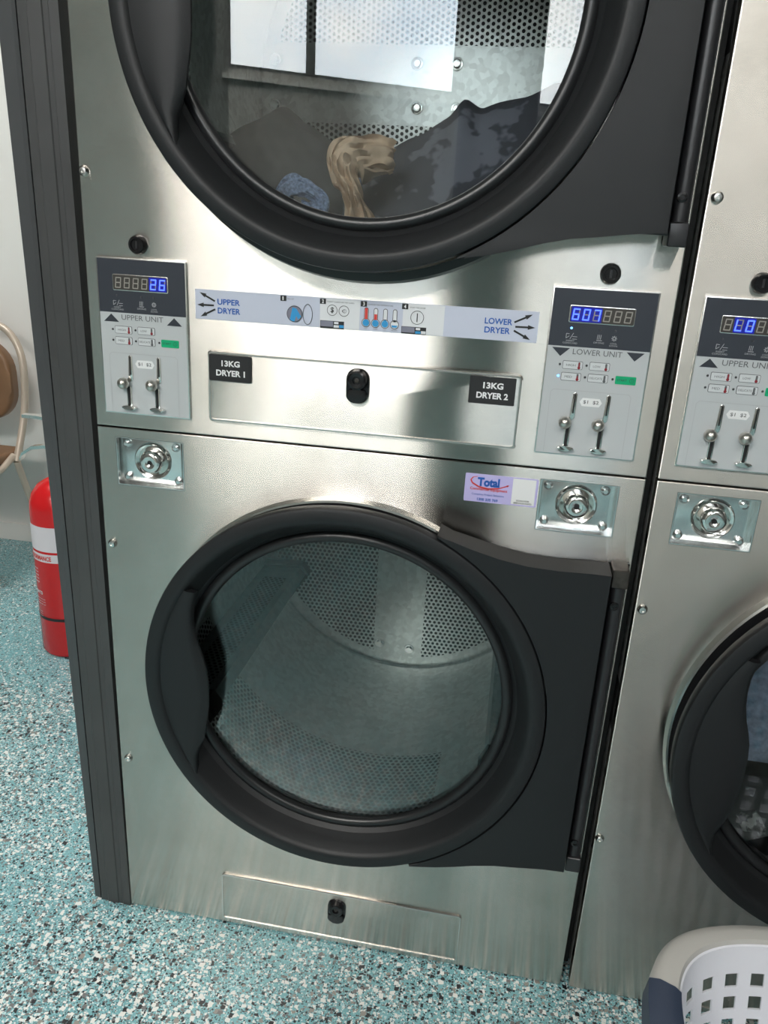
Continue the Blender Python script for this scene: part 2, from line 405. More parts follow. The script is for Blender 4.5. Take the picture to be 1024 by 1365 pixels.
# shop-front wall behind the photographer, high windows over it
FO, FU = Vector((-1.17, -3.78, 0)), Vector((.85, -.527, 0))      # the shop front runs at an angle
FN = Vector((.527, .85, 0))
SILL = 2.03
def fbox(mb, u0, u1, v0, v1, z0, z1):
    """box along the slanted front: u along it, v towards the room"""
    c = [FO+FU*u+FN*v+Vector((0, 0, z)) for u in (u0, u1) for v in (v0, v1) for z in (z0, z1)]
    vs = mb.verts(c)
    for q in ((0, 1, 3, 2), (4, 6, 7, 5), (0, 4, 5, 1), (2, 3, 7, 6), (0, 2, 6, 4), (1, 5, 7, 3)): mb.face([vs[i] for i in q])
wf = MB(); UL, UR = -2.45, 5.4
fbox(wf, 0, UR, -.12, 0, 0, SILL); fbox(wf, 0, UR, -.12, 0, 3.08, 3.2)
fbox(wf, 1.46, 2.04, -.12, 0, SILL, 3.08); fbox(wf, 5.2, UR, -.12, 0, SILL, 3.08)
struct('wall_front', wf, 'wallfar', 0)
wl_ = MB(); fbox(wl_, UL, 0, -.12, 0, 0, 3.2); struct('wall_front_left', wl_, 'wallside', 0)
struct('added_dark_column', MB().box(.30, .585, -2.45, -2.20, 0, 3.2), 'alu', 0)  # added unseen column, gives the steel and glass a dark band to reflect
for i, (a, b, mid) in enumerate([(0, 1.46, .495), (2.04, 5.2, 3.3)]):
    f = MB(); t = .02
    fbox(f, a, b, -.08, -.02, SILL, SILL+t); fbox(f, a, b, -.08, -.02, 3.08-t, 3.08); fbox(f, a, a+t, -.08, -.02, SILL+t, 3.08-t); fbox(f, b-t, b, -.08, -.02, SILL+t, 3.08-t); fbox(f, mid-.02, mid+.02, -.08, -.02, SILL+t, 3.08-t)
    w = struct('window_%d' % (i+1), f, 'alu', 0)
    for (a2, b2) in ((a+t, mid-.02), (mid+.02, b-t)):
        g = MB(); fbox(g, a2, b2, -.052, -.046, SILL+t, 3.08-t); link('pane', g, 'wglass', w, 0)
    g = MB(); fbox(g, a-.04, b+.04, .0, .03, SILL-.06, SILL-.035); link('sill', g, 'skirt', w, 0)
# dark aluminium jamb left of the machines
def strip(poly_bot, z0, z1, shear, mat, parent=None, name='strip', top_left_extra=0.):
    """polygon in plan (x, y), leaning by shear metres per metre of height"""
    b = MB(); n = len(poly_bot)
    xm = min(q[0] for q in poly_bot)
    A = b.verts([(x+shear*z0, y, z0) for x, y in poly_bot])
    B = b.verts([(x+shear*z1-(top_left_extra if x < xm+.004 else 0), y, z1) for x, y in poly_bot])
    b.face(A[::-1]); b.face(B)
    for i in range(n): b.face([A[i], A[(i+1) % n], B[(i+1) % n], B[i]])
    return b
SH = -.0075
prof = [(-.0575, .10), (-.0575, .0020), (-.044, .0012), (-.0425, .0000), (-.0225, -.0005), (-.021, .0012), (-.0135, .0008), (-.012, -.0005), (.002, -.0010), (.0035, .10)]
prof = [(x, y-.0018) for x, y in prof]
prof[-1] = (-.003, .10); prof.insert(-1, (-.0015, .0005)) if False else None
jamb = struct('trim_1', strip(prof, 0, 3.2, SH, 'alu'), 'alu', 20)
struct('trim_2', strip([(-.0605, .10), (-.0605, .012), (-.0573, .012), (-.0573, .10)], 0, 3.2, SH, 'alud'), 'alud', 0)
struct('trim_3', strip([(-.073, .10), (-.073, .004), (-.0605, .002), (-.0605, .10)], 0, 3.2, SH, 'alul', top_left_extra=.035), 'alul', 20)

# ------------------------------------------------------------------ stacked dryer
def seven(mb, ch, x, z, w, h, y, t):
    seg = {'0': 'abcdef', '1': 'bc', '2': 'abged', '3': 'abgcd', '4': 'fgbc', '5': 'afgcd', '6': 'afgedc', '7': 'abc', '8': 'abcdefg', 'L': 'fed', ' ': '', 'b': 'fgedc'}[ch]
    sl = .10*h
    def q(x0, x1, z0, z1): mb.flat([(x0+sl*(z0-z)/h*1.0, z0), (x1+sl*(z0-z)/h, z0), (x1+sl*(z1-z)/h, z1), (x0+sl*(z1-z)/h, z1)], y)
    g = t*.25
    for s in seg:
        if s == 'a': q(x+g, x+w-g, z+h-t, z+h)
        if s == 'd': q(x+g, x+w-g, z, z+t)
        if s == 'g': q(x+g, x+w-g, z+h/2-t/2, z+h/2+t/2)
        if s == 'f': q(x, x+t, z+h/2+g, z+h-g)
        if s == 'e': q(x, x+t, z+g, z+h/2-g)
        if s == 'b': q(x+w-t, x+w, z+h/2+g, z+h-g)
        if s == 'c': q(x+w-t, x+w, z+g, z+h/2-g)

def control_panel(root, X, title, lit, med_on):
    """X = left edge; panel is 132 mm wide"""
    Z0, Z1, Wd = .9495, 1.1695, .1325
    fr = MB().prism(rrect(X, X+Wd, Z0, Z1, .0015, 2), -.0035, .004, bev=.0008)
    P = link('control_panel', fr, 'satin', root)
    link('faceplate', MB().prism(rrect(X+.002, X+Wd-.002, Z0+.002, 1.095, .0008, 2), -.0040, .0), 'faceplate', P)
    dk = link('display_fascia', MB().prism(rrect(X+.002, X+Wd-.002, 1.0951, Z1-.002, .0008, 2), -.0041, .0), 'facedark', P)
    yf = -.0044
    bez = MB().prism(rrect(X+.024, X+.106, 1.1255, 1.1475, .002, 3), -.0046, -.003, bev=.0003)
    link('display_bezel', bez, 'satin', P)
    link('display_window', MB().prism(rrect(X+.0250, X+.1050, 1.1265, 1.1465, .0015, 3), -.0049, -.003), 'dispglass', P)
    gh, li = MB(), MB(); n = 6; dw = .0130
    for i in range(n):
        x = X+.0275+i*dw
        if lit[i] != ' ':
            seven(li, lit[i], x, 1.1290, .0086, .0145, -.0053, .0017)
        seven(gh, '8', x, 1.1290, .0086, .0145, -.0051, .0014)
    on = [i for i in range(n) if lit[i] != ' ']
    link('unlit_digits', gh, 'ghost', P, 0); link('lit_digits', li, 'blueled', P, 0)
    hx0 = X+.0262+on[0]*dw; hx1 = X+.0268+(on[-1]+1)*dw-.001
    link('lit_window', MB().flat(rrect(hx0, min(hx1, X+.1045), 1.1270, 1.1458, .001, 2), -.0050), 'bluehalo', P, 0)
    up = title == 'UPPER UNIT'
    # icons under the display
    ic = MB()
    for dx in (.0010,):
        x = X+.0275
        for a, b in (((x-.004, 1.1115), (x-.004, 1.1055)), ((x-.004, 1.1115), (x, 1.1110)), ((x-.004, 1.1055), (x, 1.1085)), ((x+.001, 1.1045), (x+.005, 1.1125))):
            ax, az = a; bx, bz = b; L = math.hypot(bx-ax, bz-az); nx, nz = -(bz-az)/L*.00035, (bx-ax)/L*.00035
            ic.flat([(ax+nx, az+nz), (bx+nx, bz+nz), (bx-nx, bz-nz), (ax-nx, az-nz)], yf)
        ic.flat([(x+.004, 1.1075), (x+.010, 1.1075), (x+.010, 1.1082), (x+.004, 1.1082)], yf); ic.flat([(x+.004, 1.1045), (x+.010, 1.1045), (x+.010, 1.1051), (x+.004, 1.1051)], yf)
    link('display_icon', ic, 'inkpale', P, 0); ic = MB()
    x = X+.0655
    for k in range(3): ic.flat([(x-.003+k*.002, 1.1065), (x-.0023+k*.002, 1.1065), (x-.0018+k*.002, 1.1125), (x-.0025+k*.002, 1.1125)], yf)
    ic.flat([(x-.0035, 1.1048), (x+.0035, 1.1048), (x+.0035, 1.1056), (x-.0035, 1.1056)], yf)
    link('display_icon', ic, 'inkpale', P, 0); ic = MB()
    cx, cz = X+.0840, 1.1090
    for k in range(8):
        a = k*PI/4; ca, sa = math.cos(a), math.sin(a)
        ic.flat([(cx+ca*.0012-sa*.0005, cz+sa*.0012+ca*.0005), (cx+ca*.0035-sa*.0005, cz+sa*.0035+ca*.0005), (cx+ca*.0035+sa*.0005, cz+sa*.0035-ca*.0005), (cx+ca*.0012+sa*.0005, cz+sa*.0012-ca*.0005)], yf)
    link('display_icon', ic, 'inkpale', P, 0)
    t = text_mesh('INSERT\nCOIN/CARD', X+.0200, 1.0985, .0185, .0050, yf, .0, 'C')
    link('lettering', text_mesh('DRYING', X+.0590, 1.1012, .0130, .0021, yf, .0, 'C'), 'inkpale', P, 0); link('lettering', text_mesh('COOL\nDOWN', X+.0790, 1.0985, .0100, .0050, yf, .0, 'C'), 'inkpale', P, 0)
    link('lettering', t, 'inkpale', P, 0)
    for k, dx in enumerate((.0290, .0655, .0840)):
        link('indicator_lamp', MB().lathe([(0, -.0052), (.0010, -.0050), (.0015, -.0041)], X+dx, 1.1185, 12, closed=False), 'ledon' if (k == 0 and med_on) else 'ledoff', P)
    # title band
    letters('lettering', title, X+.0345, 1.0855, .0625, .0072, yf, 'inkgrey', P, 0)
    ar = MB()
    for a, b in ((.0075, .0305), (.1020, .1245)):
        ar = MB()
        if up: ar.flat([(X+a, 1.0820), (X+b, 1.0820), (X+(a+b)/2, 1.0930)], yf)
        else: ar.flat([(X+a, 1.0930), (X+b, 1.0930), (X+(a+b)/2, 1.0820)], yf)
        link('direction_arrow', ar, 'facedark', P, 0)
    # temperature buttons
    for nm, bx, bz in (('HIGH', .0235, 1.0660), ('LOW', .0578, 1.0665), ('MED', .0232, 1.0508), ('DELICATE', .0577, 1.0512)):
        b = MB().prism(rrect(X+bx, X+bx+.0258, bz, bz+.0108, .0016, 3), -.0046, -.003)
        B = link('temperature_button', b, 'inkgrey', P)
        # face, word and thermometer share the button
        b2 = MB().prism(rrect(X+bx+.0006, X+bx+.0252, bz+.0006, bz+.0102, .0012, 3), -.0049, -.003)
        link('button_face', b2, 'btn', P)
        wl = {'HIGH': .012, 'LOW': .0095, 'MED': .0095, 'DELICATE': .0165}[nm]
        letters('lettering', nm, X+bx+.0022+(0 if nm == 'DELICATE' else .0025), bz+.0040, wl, .0028, -.0051, 'inkgrey', P, 0)
        th = MB(); tx = X+bx+.0212; ftop = {'HIGH': .0095, 'MED': .0070, 'LOW': .0045, 'DELICATE': .003}[nm]
        o_ = MB().prism(rrect(tx-.0013, tx+.0013, bz+.0022, bz+.0098, .0012, 3), -.0050, -.004); link('thermometer_icon', o_, 'inkgrey', P)
        th.prism(rrect(tx-.0009, tx+.0009, bz+.0022, bz+ftop, .0008, 2), -.0051, -.004)
        th.prism(circ(tx, bz+.0025, .0019, 12), -.0052, -.004)
        link('thermometer_fill', th, 'darkred' if nm != 'DELICATE' else 'inkgrey', P)
        on_ = med_on and nm == 'MED'
        link('indicator_lamp', MB().lathe([(0, -.0058), (.0010, -.0055), (.0016, -.0041)], X+bx-.0035, bz+.0055, 12, closed=False), 'ledon' if on_ else 'ledoff', P)
    link('indicator_lamp', MB().lathe([(0, -.0058), (.0010, -.0055), (.0016, -.0041)], X+.0895, 1.0570, 12, closed=False), 'ledoff', P)
    link('start_button', MB().prism(rrect(X+.0928, X+.1190, 1.0515, 1.0620, .001, 2), -.0048, -.003), 'green', P)
    t = text_mesh('START', X+.0950, 1.0555, .0125, .0028, -.0051, 0)
    for k in range(20):
        a, b = 2*PI*k/20, 2*PI*(k+1)/20; cx, cz = X+.1137, 1.0568
        t.flat([(cx+.0026*math.cos(a), cz+.0026*math.sin(a)), (cx+.0030*math.cos(a), cz+.0030*math.sin(a)), (cx+.0030*math.cos(b), cz+.0030*math.sin(b)), (cx+.0026*math.cos(b), cz+.0026*math.sin(b))], -.0051)
    t.flat([(cx-.0002, cz-.0015), (cx+.0002, cz-.0015), (cx+.0002, cz+.0018), (cx-.0002, cz+.0018)], -.0051)
    link('lettering', t, 'facedark', P, 0)
    # coin area with a fine rounded outline
    ol = MB(); pts = [(X+.0125, .9525), (X+.0125, 1.035), (X+.016, 1.0385), (X+.1125, 1.0385), (X+.116, 1.035), (X+.116, .9525)]
    for a, b in zip(pts[:-1], pts[1:]):
        L = math.hypot(b[0]-a[0], b[1]-a[1]); nx, nz = -(b[1]-a[1])/L*.0003, (b[0]-a[0])/L*.0003
        ol.flat([(a[0]+nx, a[1]+nz), (b[0]+nx, b[1]+nz), (b[0]-nx, b[1]-nz), (a[0]-nx, a[1]-nz)], yf)
    link('coin_area_outline', ol, 'inkpale', P, 0)
    hx = MB().prism([(X+.0515, 1.0243), (X+.0550, 1.0298), (X+.0770, 1.0298), (X+.0805, 1.0243), (X+.0770, 1.0188), (X+.0550, 1.0188)], -.0046, -.003)
    link('price_label', hx, 'inkwhite', P)
    letters('lettering', '$1  $2', X+.0562, 1.0218, .0200, .0052, -.0049, 'inkgrey', P, .01)
    for s in (0, 1):
        x = X+.0447+s*.0432
        # bent chrome surround of the coin way, black slots, ball and foot
        sh = MB()
        sh.prism([(x-.0028, 1.0030), (x-.0028, 1.0345), (x-.0010, 1.0365), (x+.0010, 1.0365), (x+.0028, 1.0345), (x+.0028, 1.0040), (x+.0016, 1.0000), (x-.0060, .9968), (x-.0090, .9975), (x-.0090, 1.0005)], -.0062, -.003, bev=.0008)
        link('coin_guide', sh, 'chrome', P)
        link('coin_slot', MB().prism(rrect(x-.0009, x+.0010, 1.0085, 1.0345, .0006, 2), -.0065, -.004), 'dark', P)
        link('return_slot', MB().prism(rrect(x-.0078, x-.0006, .9605, .9915, .002, 3), -.0060, -.003, bev=.0008), 'chrome', P)
        link('return_slot_opening', MB().prism(rrect(x-.0064, x-.0024, .9620, .9910, .0010, 2), -.0063, -.004), 'dark', P)
        kb = MB().lathe([(0, -.0215), (.0022, -.0212), (.0044, -.0202), (.0064, -.0185), (.0078, -.0163), (.0085, -.0135), (.0083, -.0108), (.0072, -.0080), (.004, -.0060), (.004, -.003)], x-.0092, .9965, 28, closed=False)
        link('coin_knob', kb, 'knob', P, 60)
        fo = MB().prism(circ(x-.0042, .9605, .0110, 24, .0034), -.0105, -.003, bev=.001); link('coin_lip', fo, 'chrome', P)
    return P

def make_door(root, cx, cz, gask_r):
    # outer door ring
    prof = [(.2600, -.012), (.2660, -.020), (.2760, -.040), (.2840, -.0545), (.2880, -.0595), (.2930, -.0615), (.2990, -.0605), (.3060, -.0600), (.3095, -.0585), (.3110, -.0550), (.3110, -.0430), (.3080, -.0385), (.3000, -.0360), (.2920, -.0340), (.2860, -.0300), (.2860, -.0080), (.2600, -.0060)]
    d = link('door', MB().lathe(prof, cx, cz, 160), 'black', root, 35)
    bead = [(.254+.0085*math.cos(t*PI/8), -.0165+.0085*math.sin(t*PI/8)) for t in range(16)]
    link('window_seal', MB().lathe(bead, cx, cz, 140), 'rubber', d, 60)
    fl = [(.262, -.0100), (.262, -.0190), (.2700, -.0270), (.2740, -.0250), (.2740, -.0100)]
    link('inner_step', MB().lathe(fl, cx, cz, 140), 'black', d, 35)
    link('door_glass', MB().lathe([(0, -.0150), (.252, -.0150), (.252, -.0100), (0, -.0100)], cx, cz, 120, closed=False), 'glass', d, 0)
    # hinge-side cover
    arc = [(cx+.3125*math.cos(math.radians(a)), cz+.3125*math.sin(math.radians(a))) for a in [-66+131*k/44 for k in range(45)]]
    up = [(.1320, .2885), (.1500, .2800), (.1787, .2732), (.2176, .2635), (.2571, .2575), (.3000, .2560), (.3464, .2575), (.3700, .2575)]
    dnn = [(.3700, -.2475), (.3400, -.2475), (.3234, -.2495), (.2900, -.2540), (.2621, -.2570), (.2300, -.2640), (.2005, -.2725), (.1700, -.2800), (.1374, -.2870), (.1284, -.2850)]
    pl = arc + [(cx+a, cz+b) for a, b in up] + [(cx+a, cz+b) for a, b in dnn]
    link('hinge_cover', MB().prism(pl, -.0585, -.010, bev=.0022, seg=3), 'black', d, 12)
    hx = cx+.3845
    link('hinge_rod', MB().tube([(hx, -.028, cz-.232), (hx, -.028, cz+.232)], .0100, 20), 'rod', d)
    link('hinge_channel', MB().box(cx+.3690, cx+.3990, -.0080, -.0005, cz-.2475, cz+.2575), 'rubber', d)
    for s in (-1, 1):
        k = MB(); z0 = cz+s*.2325; z1 = cz+s*.2600
        k.box(hx-.0115, hx+.0115, -.041, -.003, min(z0, z1), max(z0, z1), bev=.003, seg=3)
        link('hinge_knuckle', k, 'knuckle' if s > 0 else 'rod', d)
        sc = MB().lathe([(0, -.0385), (.0030, -.0385), (.0032, -.0400), (.0058, -.0395), (.0062, -.0360)], hx-.002, cz+s*.205, 16, closed=False)
        link('hinge_screw', sc, 'blackgloss', d)
    # pull handle: crescent plate on the left of the ring
    inn = [(.1790, .3440), (.1720, .3580), (.1685, .3760), (.1668, .3890), (.1672, .4060), (.1735, .4220), (.1790, .4395), (.1822, .4580), (.1848, .4760), (.1872, .4960), (.1878, .5200), (.1874, .5450), (.1850, .5670), (.1800, .5860), (.1740, .6040), (.1690, .6260), (.1666, .6480), (.1671, .6690), (.1700, .6860), (.1740, .6980)]
    inn = [(x-.3965+cx, z-.546+cz) for x, z in inn]
    cr_ = MB(); nn = len(inn); G = []
    for k, (x, z) in enumerate(inn):
        f = k/(nn-1); a = math.radians(222.5-75.0*f); ox_, oz_ = cx+.2890*math.cos(a), cz+.2890*math.sin(a)
        row = []
        for m_ in range(9):
            t_ = m_/8; row.append(cr_.bm.verts.new((ox_+(x-ox_)*t_, -.0560-.0035*math.sin(PI*t_)+.004*(t_ > .99), oz_+(z-oz_)*t_)))
        row.append(cr_.bm.verts.new((x, -.0470, z))); row.append(cr_.bm.verts.new((ox_, -.0470, oz_))); G.append(row)
    for k in range(nn-1):
        for m_ in range(11): cr_.face([G[k][m_], G[k][(m_+1) % 11], G[k+1][(m_+1) % 11], G[k+1][m_]])
    cr_.face(G[0]); cr_.face(G[-1][::-1])
    link('door_handle', cr_, 'black', d, 50)
    return d

def make_drum(root, cx, cz, kind):
    R = .37; n = 120
    bm = MB(); uvl = bm.bm.loops.layers.uv.new('UVMap'); ys = [.012, .325, .70]
    rot = math.radians(184 if kind == 'v' else 30)
    rings = [[bm.bm.verts.new((cx+R*math.cos(2*PI*i/n+rot), y, cz+R*math.sin(2*PI*i/n+rot))) for y in ys] for i in range(n)]
    for i in range(n):
        for j in range(2):
            f = bm.bm.faces.new([rings[i][j], rings[(i+1) % n][j], rings[(i+1) % n][j+1], rings[i][j+1]])
            for l, (ii, jj) in zip(f.loops, ((i, j), (i+1, j), (i+1, j+1), (i, j+1))):
                # V: arc length, wrapped to +-.39 so a blank band lies under each lifter
                l[uvl].uv = (ys[jj], ii*2*PI*R/n)
    # shift V per third of a turn so that the blank strips repeat three times
    third = 2*PI*R/3
    for f in bm.bm.faces:
        c = sum(l[uvl].uv[1] for l in f.loops)/4; k = math.floor(c/third+.5)
        for l in f.loops: l[uvl].uv = (l[uvl].uv[0]-.0, l[uvl].uv[1]-k*third)
    d = link('drum', bm, 'cylmat', root, 60)
    # back wall
    bm = MB(); uvl = bm.bm.loops.layers.uv.new('UVMap')
    vs = [bm.bm.verts.new((cx+R*math.cos(2*PI*i/96), .70, cz+R*math.sin(2*PI*i/96))) for i in range(96)]
    f = bm.bm.faces.new(vs)
    for l in f.loops:
        dx, dz = l.vert.co.x-cx, l.vert.co.z-cz
        l[uvl].uv = (dx, dz) if kind == 'h' else (dz, dx)
    link('drum_back', bm, 'wall_' + kind, d, 0)
    # seam bead where shell meets back wall
    link('drum_seam', MB().lathe([(R-.0005, .690), (R-.0035, .6945), (R-.0005, .699)], cx, cz, 96), 'galv', d)
    # spoke bolts
    bl = [(-.338, -.029), (-.041, -.026), (.040, -.026), (-.338, .055), (-.046, .054), (.034, .055), (.25, -.026)] if kind == 'h' else [(-.055, -.314), (.021, -.320), (-.055, -.2), (.021, -.2)]
    for a, b in bl[:2] if kind == 'v' else bl:
        o_ = MB().lathe([(.0125, .6995), (.0115, .6975), (.0085, .6972), (.0085, .6940), (.0065, .6925), (0, .6920)], cx+a, cz+b, 20, closed=False)
        link('drum_bolt', o_, 'zinc', d)
    # three lifters; each a folded perforated rib with black end caps
    base = -153 if kind == 'v' else 92
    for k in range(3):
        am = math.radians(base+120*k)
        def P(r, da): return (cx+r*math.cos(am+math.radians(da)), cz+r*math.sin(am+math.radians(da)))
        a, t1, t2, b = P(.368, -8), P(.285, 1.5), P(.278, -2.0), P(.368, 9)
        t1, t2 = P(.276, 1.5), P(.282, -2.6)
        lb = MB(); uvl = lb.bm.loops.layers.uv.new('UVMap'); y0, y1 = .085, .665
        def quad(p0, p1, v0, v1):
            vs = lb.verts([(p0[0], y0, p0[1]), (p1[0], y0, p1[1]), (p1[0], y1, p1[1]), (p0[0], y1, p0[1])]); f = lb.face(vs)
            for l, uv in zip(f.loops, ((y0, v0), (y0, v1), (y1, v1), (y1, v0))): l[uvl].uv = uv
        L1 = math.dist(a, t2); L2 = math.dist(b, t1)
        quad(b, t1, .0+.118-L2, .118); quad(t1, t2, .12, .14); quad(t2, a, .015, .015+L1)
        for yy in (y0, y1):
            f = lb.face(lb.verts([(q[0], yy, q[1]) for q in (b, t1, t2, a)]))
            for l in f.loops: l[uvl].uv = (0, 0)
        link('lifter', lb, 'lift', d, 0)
        for ya, yb in ((.050, .088), (.662, .692)):
            cpb = MB(); g = 1.0
            pts = [P(.3685, -9), P(.3685, 10), P(.271, 2.6), P(.276, -4.0)]
            cpb.prism(pts, ya, yb, bev=.006, seg=3); link('lifter_end_cap', cpb, 'black', d)
    # sealed steel shroud behind the drum so its holes open on something
    return d

def coin_vault(root, x0):
    x1, z0, z1 = x0+.1045, .8385, .9110
    b = MB(); t = .0015; D = .018
    b.box(x0, x1, D, D+t, z0, z1); b.box(x0-t, x0, 0, D+t, z0-t, z1+t); b.box(x1, x1+t, 0, D+t, z0-t, z1+t); b.box(x0, x1, 0, D, z0-t, z0); b.box(x0, x1, 0, D, z1, z1+t)
    V = link('coin_vault', b, 'zinc', root)
    link('vault_plate', MB().prism(rrect(x0+.003, x1-.008, z0+.003, z1-.002, .002, 2), .0125, .0185, bev=.0006), 'zinc', V)
    cx, cz = x0+.052, .8765
    pf = [(.0000, .0040), (.0030, .0040), (.0034, -.0012), (.0062, -.0030), (.0125, -.0032), (.0160, -.0010), (.0185, .0050), (.0205, .0080), (.0235, .0060), (.0262, .0050), (.0285, .0080), (.0292, .0125)]
    link('vault_lock', MB().lathe(pf, cx, cz, 48, closed=False), 'chrome', V, 50)
    link('keyway', MB().lathe([(0, -.0015), (.0036, -.0015), (.0042, .0020)], cx, cz, 20, closed=False), 'dark', V)
    for a, c in ((.011, .0095), (.092, .0095), (.011, .062), (.089, .062)):
        link('vault_screw', MB().lathe([(0, .0070), (.0032, .0072), (.0060, .0092), (.0068, .0126)], x0+a, z0+c, 20, closed=False), 'zinc', V)
    return V

def service_lock(root, x, z, s=1):
    p = link('panel_latch', MB().prism(rrect(x-.0160, x+.0160, z-.0330, z+.0150, .0140, 6), -.0060, .0, bev=.002, seg=3), 'blackgloss', root)
    link('latch_pull', MB().prism(rrect(x-.0150, x+.0150, z-.0320, z-.0120, .0100, 5), -.0110, -.004, bev=.003, seg=3), 'blackgloss', p)
    link('latch_lock', MB().lathe([(0, -.0120), (.0050, -.0120), (.0056, -.0150), (.0105, -.0155), (.0130, -.0140), (.0148, -.0050)], x, z, 32, closed=False), 'blackgloss', p)
    link('keyway', MB().lathe([(0, -.0132), (.0030, -.0132), (.0030, -.0118)], x, z, 6, closed=False), 'knuckle', p)

def cam_lock(root, x, z):
    p = link('cam_lock', MB().lathe([(0, -.0070), (.0070, -.0070), (.0078, -.0095), (.0105, -.0095), (.0125, -.0060), (.0132, 0)], x, z, 32, closed=False), 'blackgloss', root)
    link('keyway', MB().box(x-.0012, x+.0012, -.0080, -.0065, z-.0048, z+.0048), 'rod', p)

def make_dryer(first):
    root = thing('stacked_dryer', 'stainless steel stacked tumble dryer in the middle, its lower drum empty', 'tumble dryer', group='stacked coin dryers standing side by side')
    Wd = .80
    cab = MB(); t = .002
    cab.box(.004, .004+t, .02, 1.05, .01, 1.945); cab.box(Wd-.004-t, Wd-.004, .02, 1.05, .01, 1.945); cab.box(.004, Wd-.004, 1.048, 1.05, .01, 1.945)
    cab.box(.004, Wd-.004, .02, 1.05, 1.943, 1.945); cab.box(.004, Wd-.004, .02, 1.05, .01, .012); cab.box(.006, Wd-.006, .02, 1.04, 1.004, 1.006)
    link('cabinet', cab, 'galv', root, 0)
    cx = .3965 if first else .3885; CZ = {'lo': .546 if first else .549, 'up': 1.4837}
    ps = {}
    for key, z0, z1, cz, gr in (('lo', .003, .9258, CZ['lo'], .296), ('up', .9282, 1.945, CZ['up'], .322)):
        p_ = link('front_panel', MB().box(.0015, Wd-.001, 0, .020, z0, z1, bev=.0016, seg=2), 'steel', root)
        cs = [MB().lathe([(0, -.05), (.278, -.05), (.278, .05), (0, .05)], cx, cz, 96, closed=False)]
        if key == 'lo':
            for x0 in (.0315, .6610): cs.append(MB().box(x0-.0010, x0+.1055, -.05, .05, .8375, .9120))
        cut(p_, cs); ps[key] = p_
    # pressed rims round the openings, black felt ring behind the door
    for key in ('lo', 'up'):
        cz = CZ[key]
        link('opening_rim', MB().lathe([(.3020, .001), (.3025, -.011), (.3050, -.0140), (.3075, -.0115), (.3105, .001)], cx-.004, cz-.001, 120), 'satin', ps[key])
        link('opening_seal', MB().lathe([(.276, .010), (.276, -.0105), (.3022, -.0115), (.3022, .001)], cx-.004, cz-.001, 120), 'rubber', ps[key])
    link('opening_gasket', MB().lathe([(.309, .0), (.309, -.016), (.320, -.014), (.3235, .0)], cx+.003, CZ['up']-.004, 120), 'rubber', ps['up'])
    # warning strip on top of the lower opening seal
    wl = link('warning_strip', MB().lathe([(.2905, -.0130), (.3015, -.0130)], cx-.004, CZ['lo']-.001, 50, math.radians(72), math.radians(122), closed=False), 'inkblack', root, 0)
    link('yellow_warning', MB().lathe([(.2915, -.0134), (.3008, -.0134)], cx-.004, CZ['lo']-.001, 6, math.radians(107), math.radians(112.5), closed=False), 'yellow', wl, 0)
    link('orange_warning', MB().lathe([(.2915, -.0134), (.3008, -.0134)], cx-.004, CZ['lo']-.001, 6, math.radians(84.5), math.radians(90.5), closed=False), 'orange', wl, 0)
    # doors and drums
    make_door(root, cx, CZ['lo'], .296); make_door(root, cx, CZ['up'], .322)
    make_drum(root, cx, CZ['lo'], 'v'); make_drum(root, cx, CZ['up'], 'h')
    # inner throat between opening and drum
    for key in ('lo', 'up'):
        link('drum_throat', MB().lathe([(.279, .0), (.279, .022), (.372, .024), (.372, .0275), (.276, .026), (.276, .0)], cx, CZ[key], 96), 'galv', root)
        link('drum_shroud', MB().lathe([(.385, .03), (.3850, .735), (0, .735), (0, .737), (.387, .737), (.387, .03)], cx, CZ[key], 64, closed=True), 'shroud', root)
    # controls
    if first:
        control_panel(root, .0190, 'UPPER UNIT', '    26', False); control_panel(root, .6458, 'LOWER UNIT', '607   ', True)
    else:
        control_panel(root, .0190, 'UPPER UNIT', ' L0   ', False); control_panel(root, .6458, 'LOWER UNIT', ' L0   ', False)
    for x in (.0826, .7141): cam_lock(root, x, 1.1877)
    coin_vault(root, .0315); coin_vault(root, .6610)
    # service covers
    def cover(x0, x1, z0, z1, w, h):
        b = MB().prism(rrect(x0, x1, z0, z1, .007, 5), -.0025, .003, bev=.002, seg=3)
        c = link('service_cover', b, 'steel', root, 12)
        # pressed edge line
        o_, i_ = rrect(x0+w, x1-w, z0+w, z1-w, .005, 5), rrect(x0+w+h, x1-w-h, z0+w+h, z1-w-h, .004, 5)
        m = MB(); A = m.verts([(x, -.0040, z) for x, z in o_]); A0 = m.verts([(x, -.002, z) for x, z in rrect(x0+w-.001, x1-w+.001, z0+w-.001, z1-w+.001, .006, 5)]); B = m.verts([(x, -.0040, z) for x, z in i_]); B0 = m.verts([(x, -.002, z) for x, z in i_])
        n = len(A)
        for i in range(n):
            j = (i+1) % n; m.face([A[i], A[j], B[j], B[i]]); m.face([A0[i], A0[j], A[j], A[i]]); m.face([B[i], B[j], B0[j], B0[i]])
        link('pressed_edge', m, 'satin', c, 40)
        return c
    cov = cover(.1790, .6210, .9500, 1.0530, .0020, .0022)
    cover(.1840, .6180, .0150, .1175, .0010, .0014)
    service_lock(root, .3975, 1.0290); service_lock(root, .3985, .0905)
    # labels on the cover
    for x0, s in ((.1822, '13KG\nDRYER 1'), (.5505, '13KG\nDRYER 2')):
        lb = link('capacity_label', MB().prism(rrect(x0, x0+.0620, 1.0105, 1.0475, .0015, 2), -.0046, -.0024), 'inkblack', root)
        q = s.split('\n'); t = text_mesh(q[0], x0+.0185, 1.0315, .0270, .0085, -.0049, .035)
        text_mesh(q[1], x0+.0105, 1.0180, .0425, .0085, -.0049, .035, target=t); link('lettering', t, 'inkwhite', lb, 0)
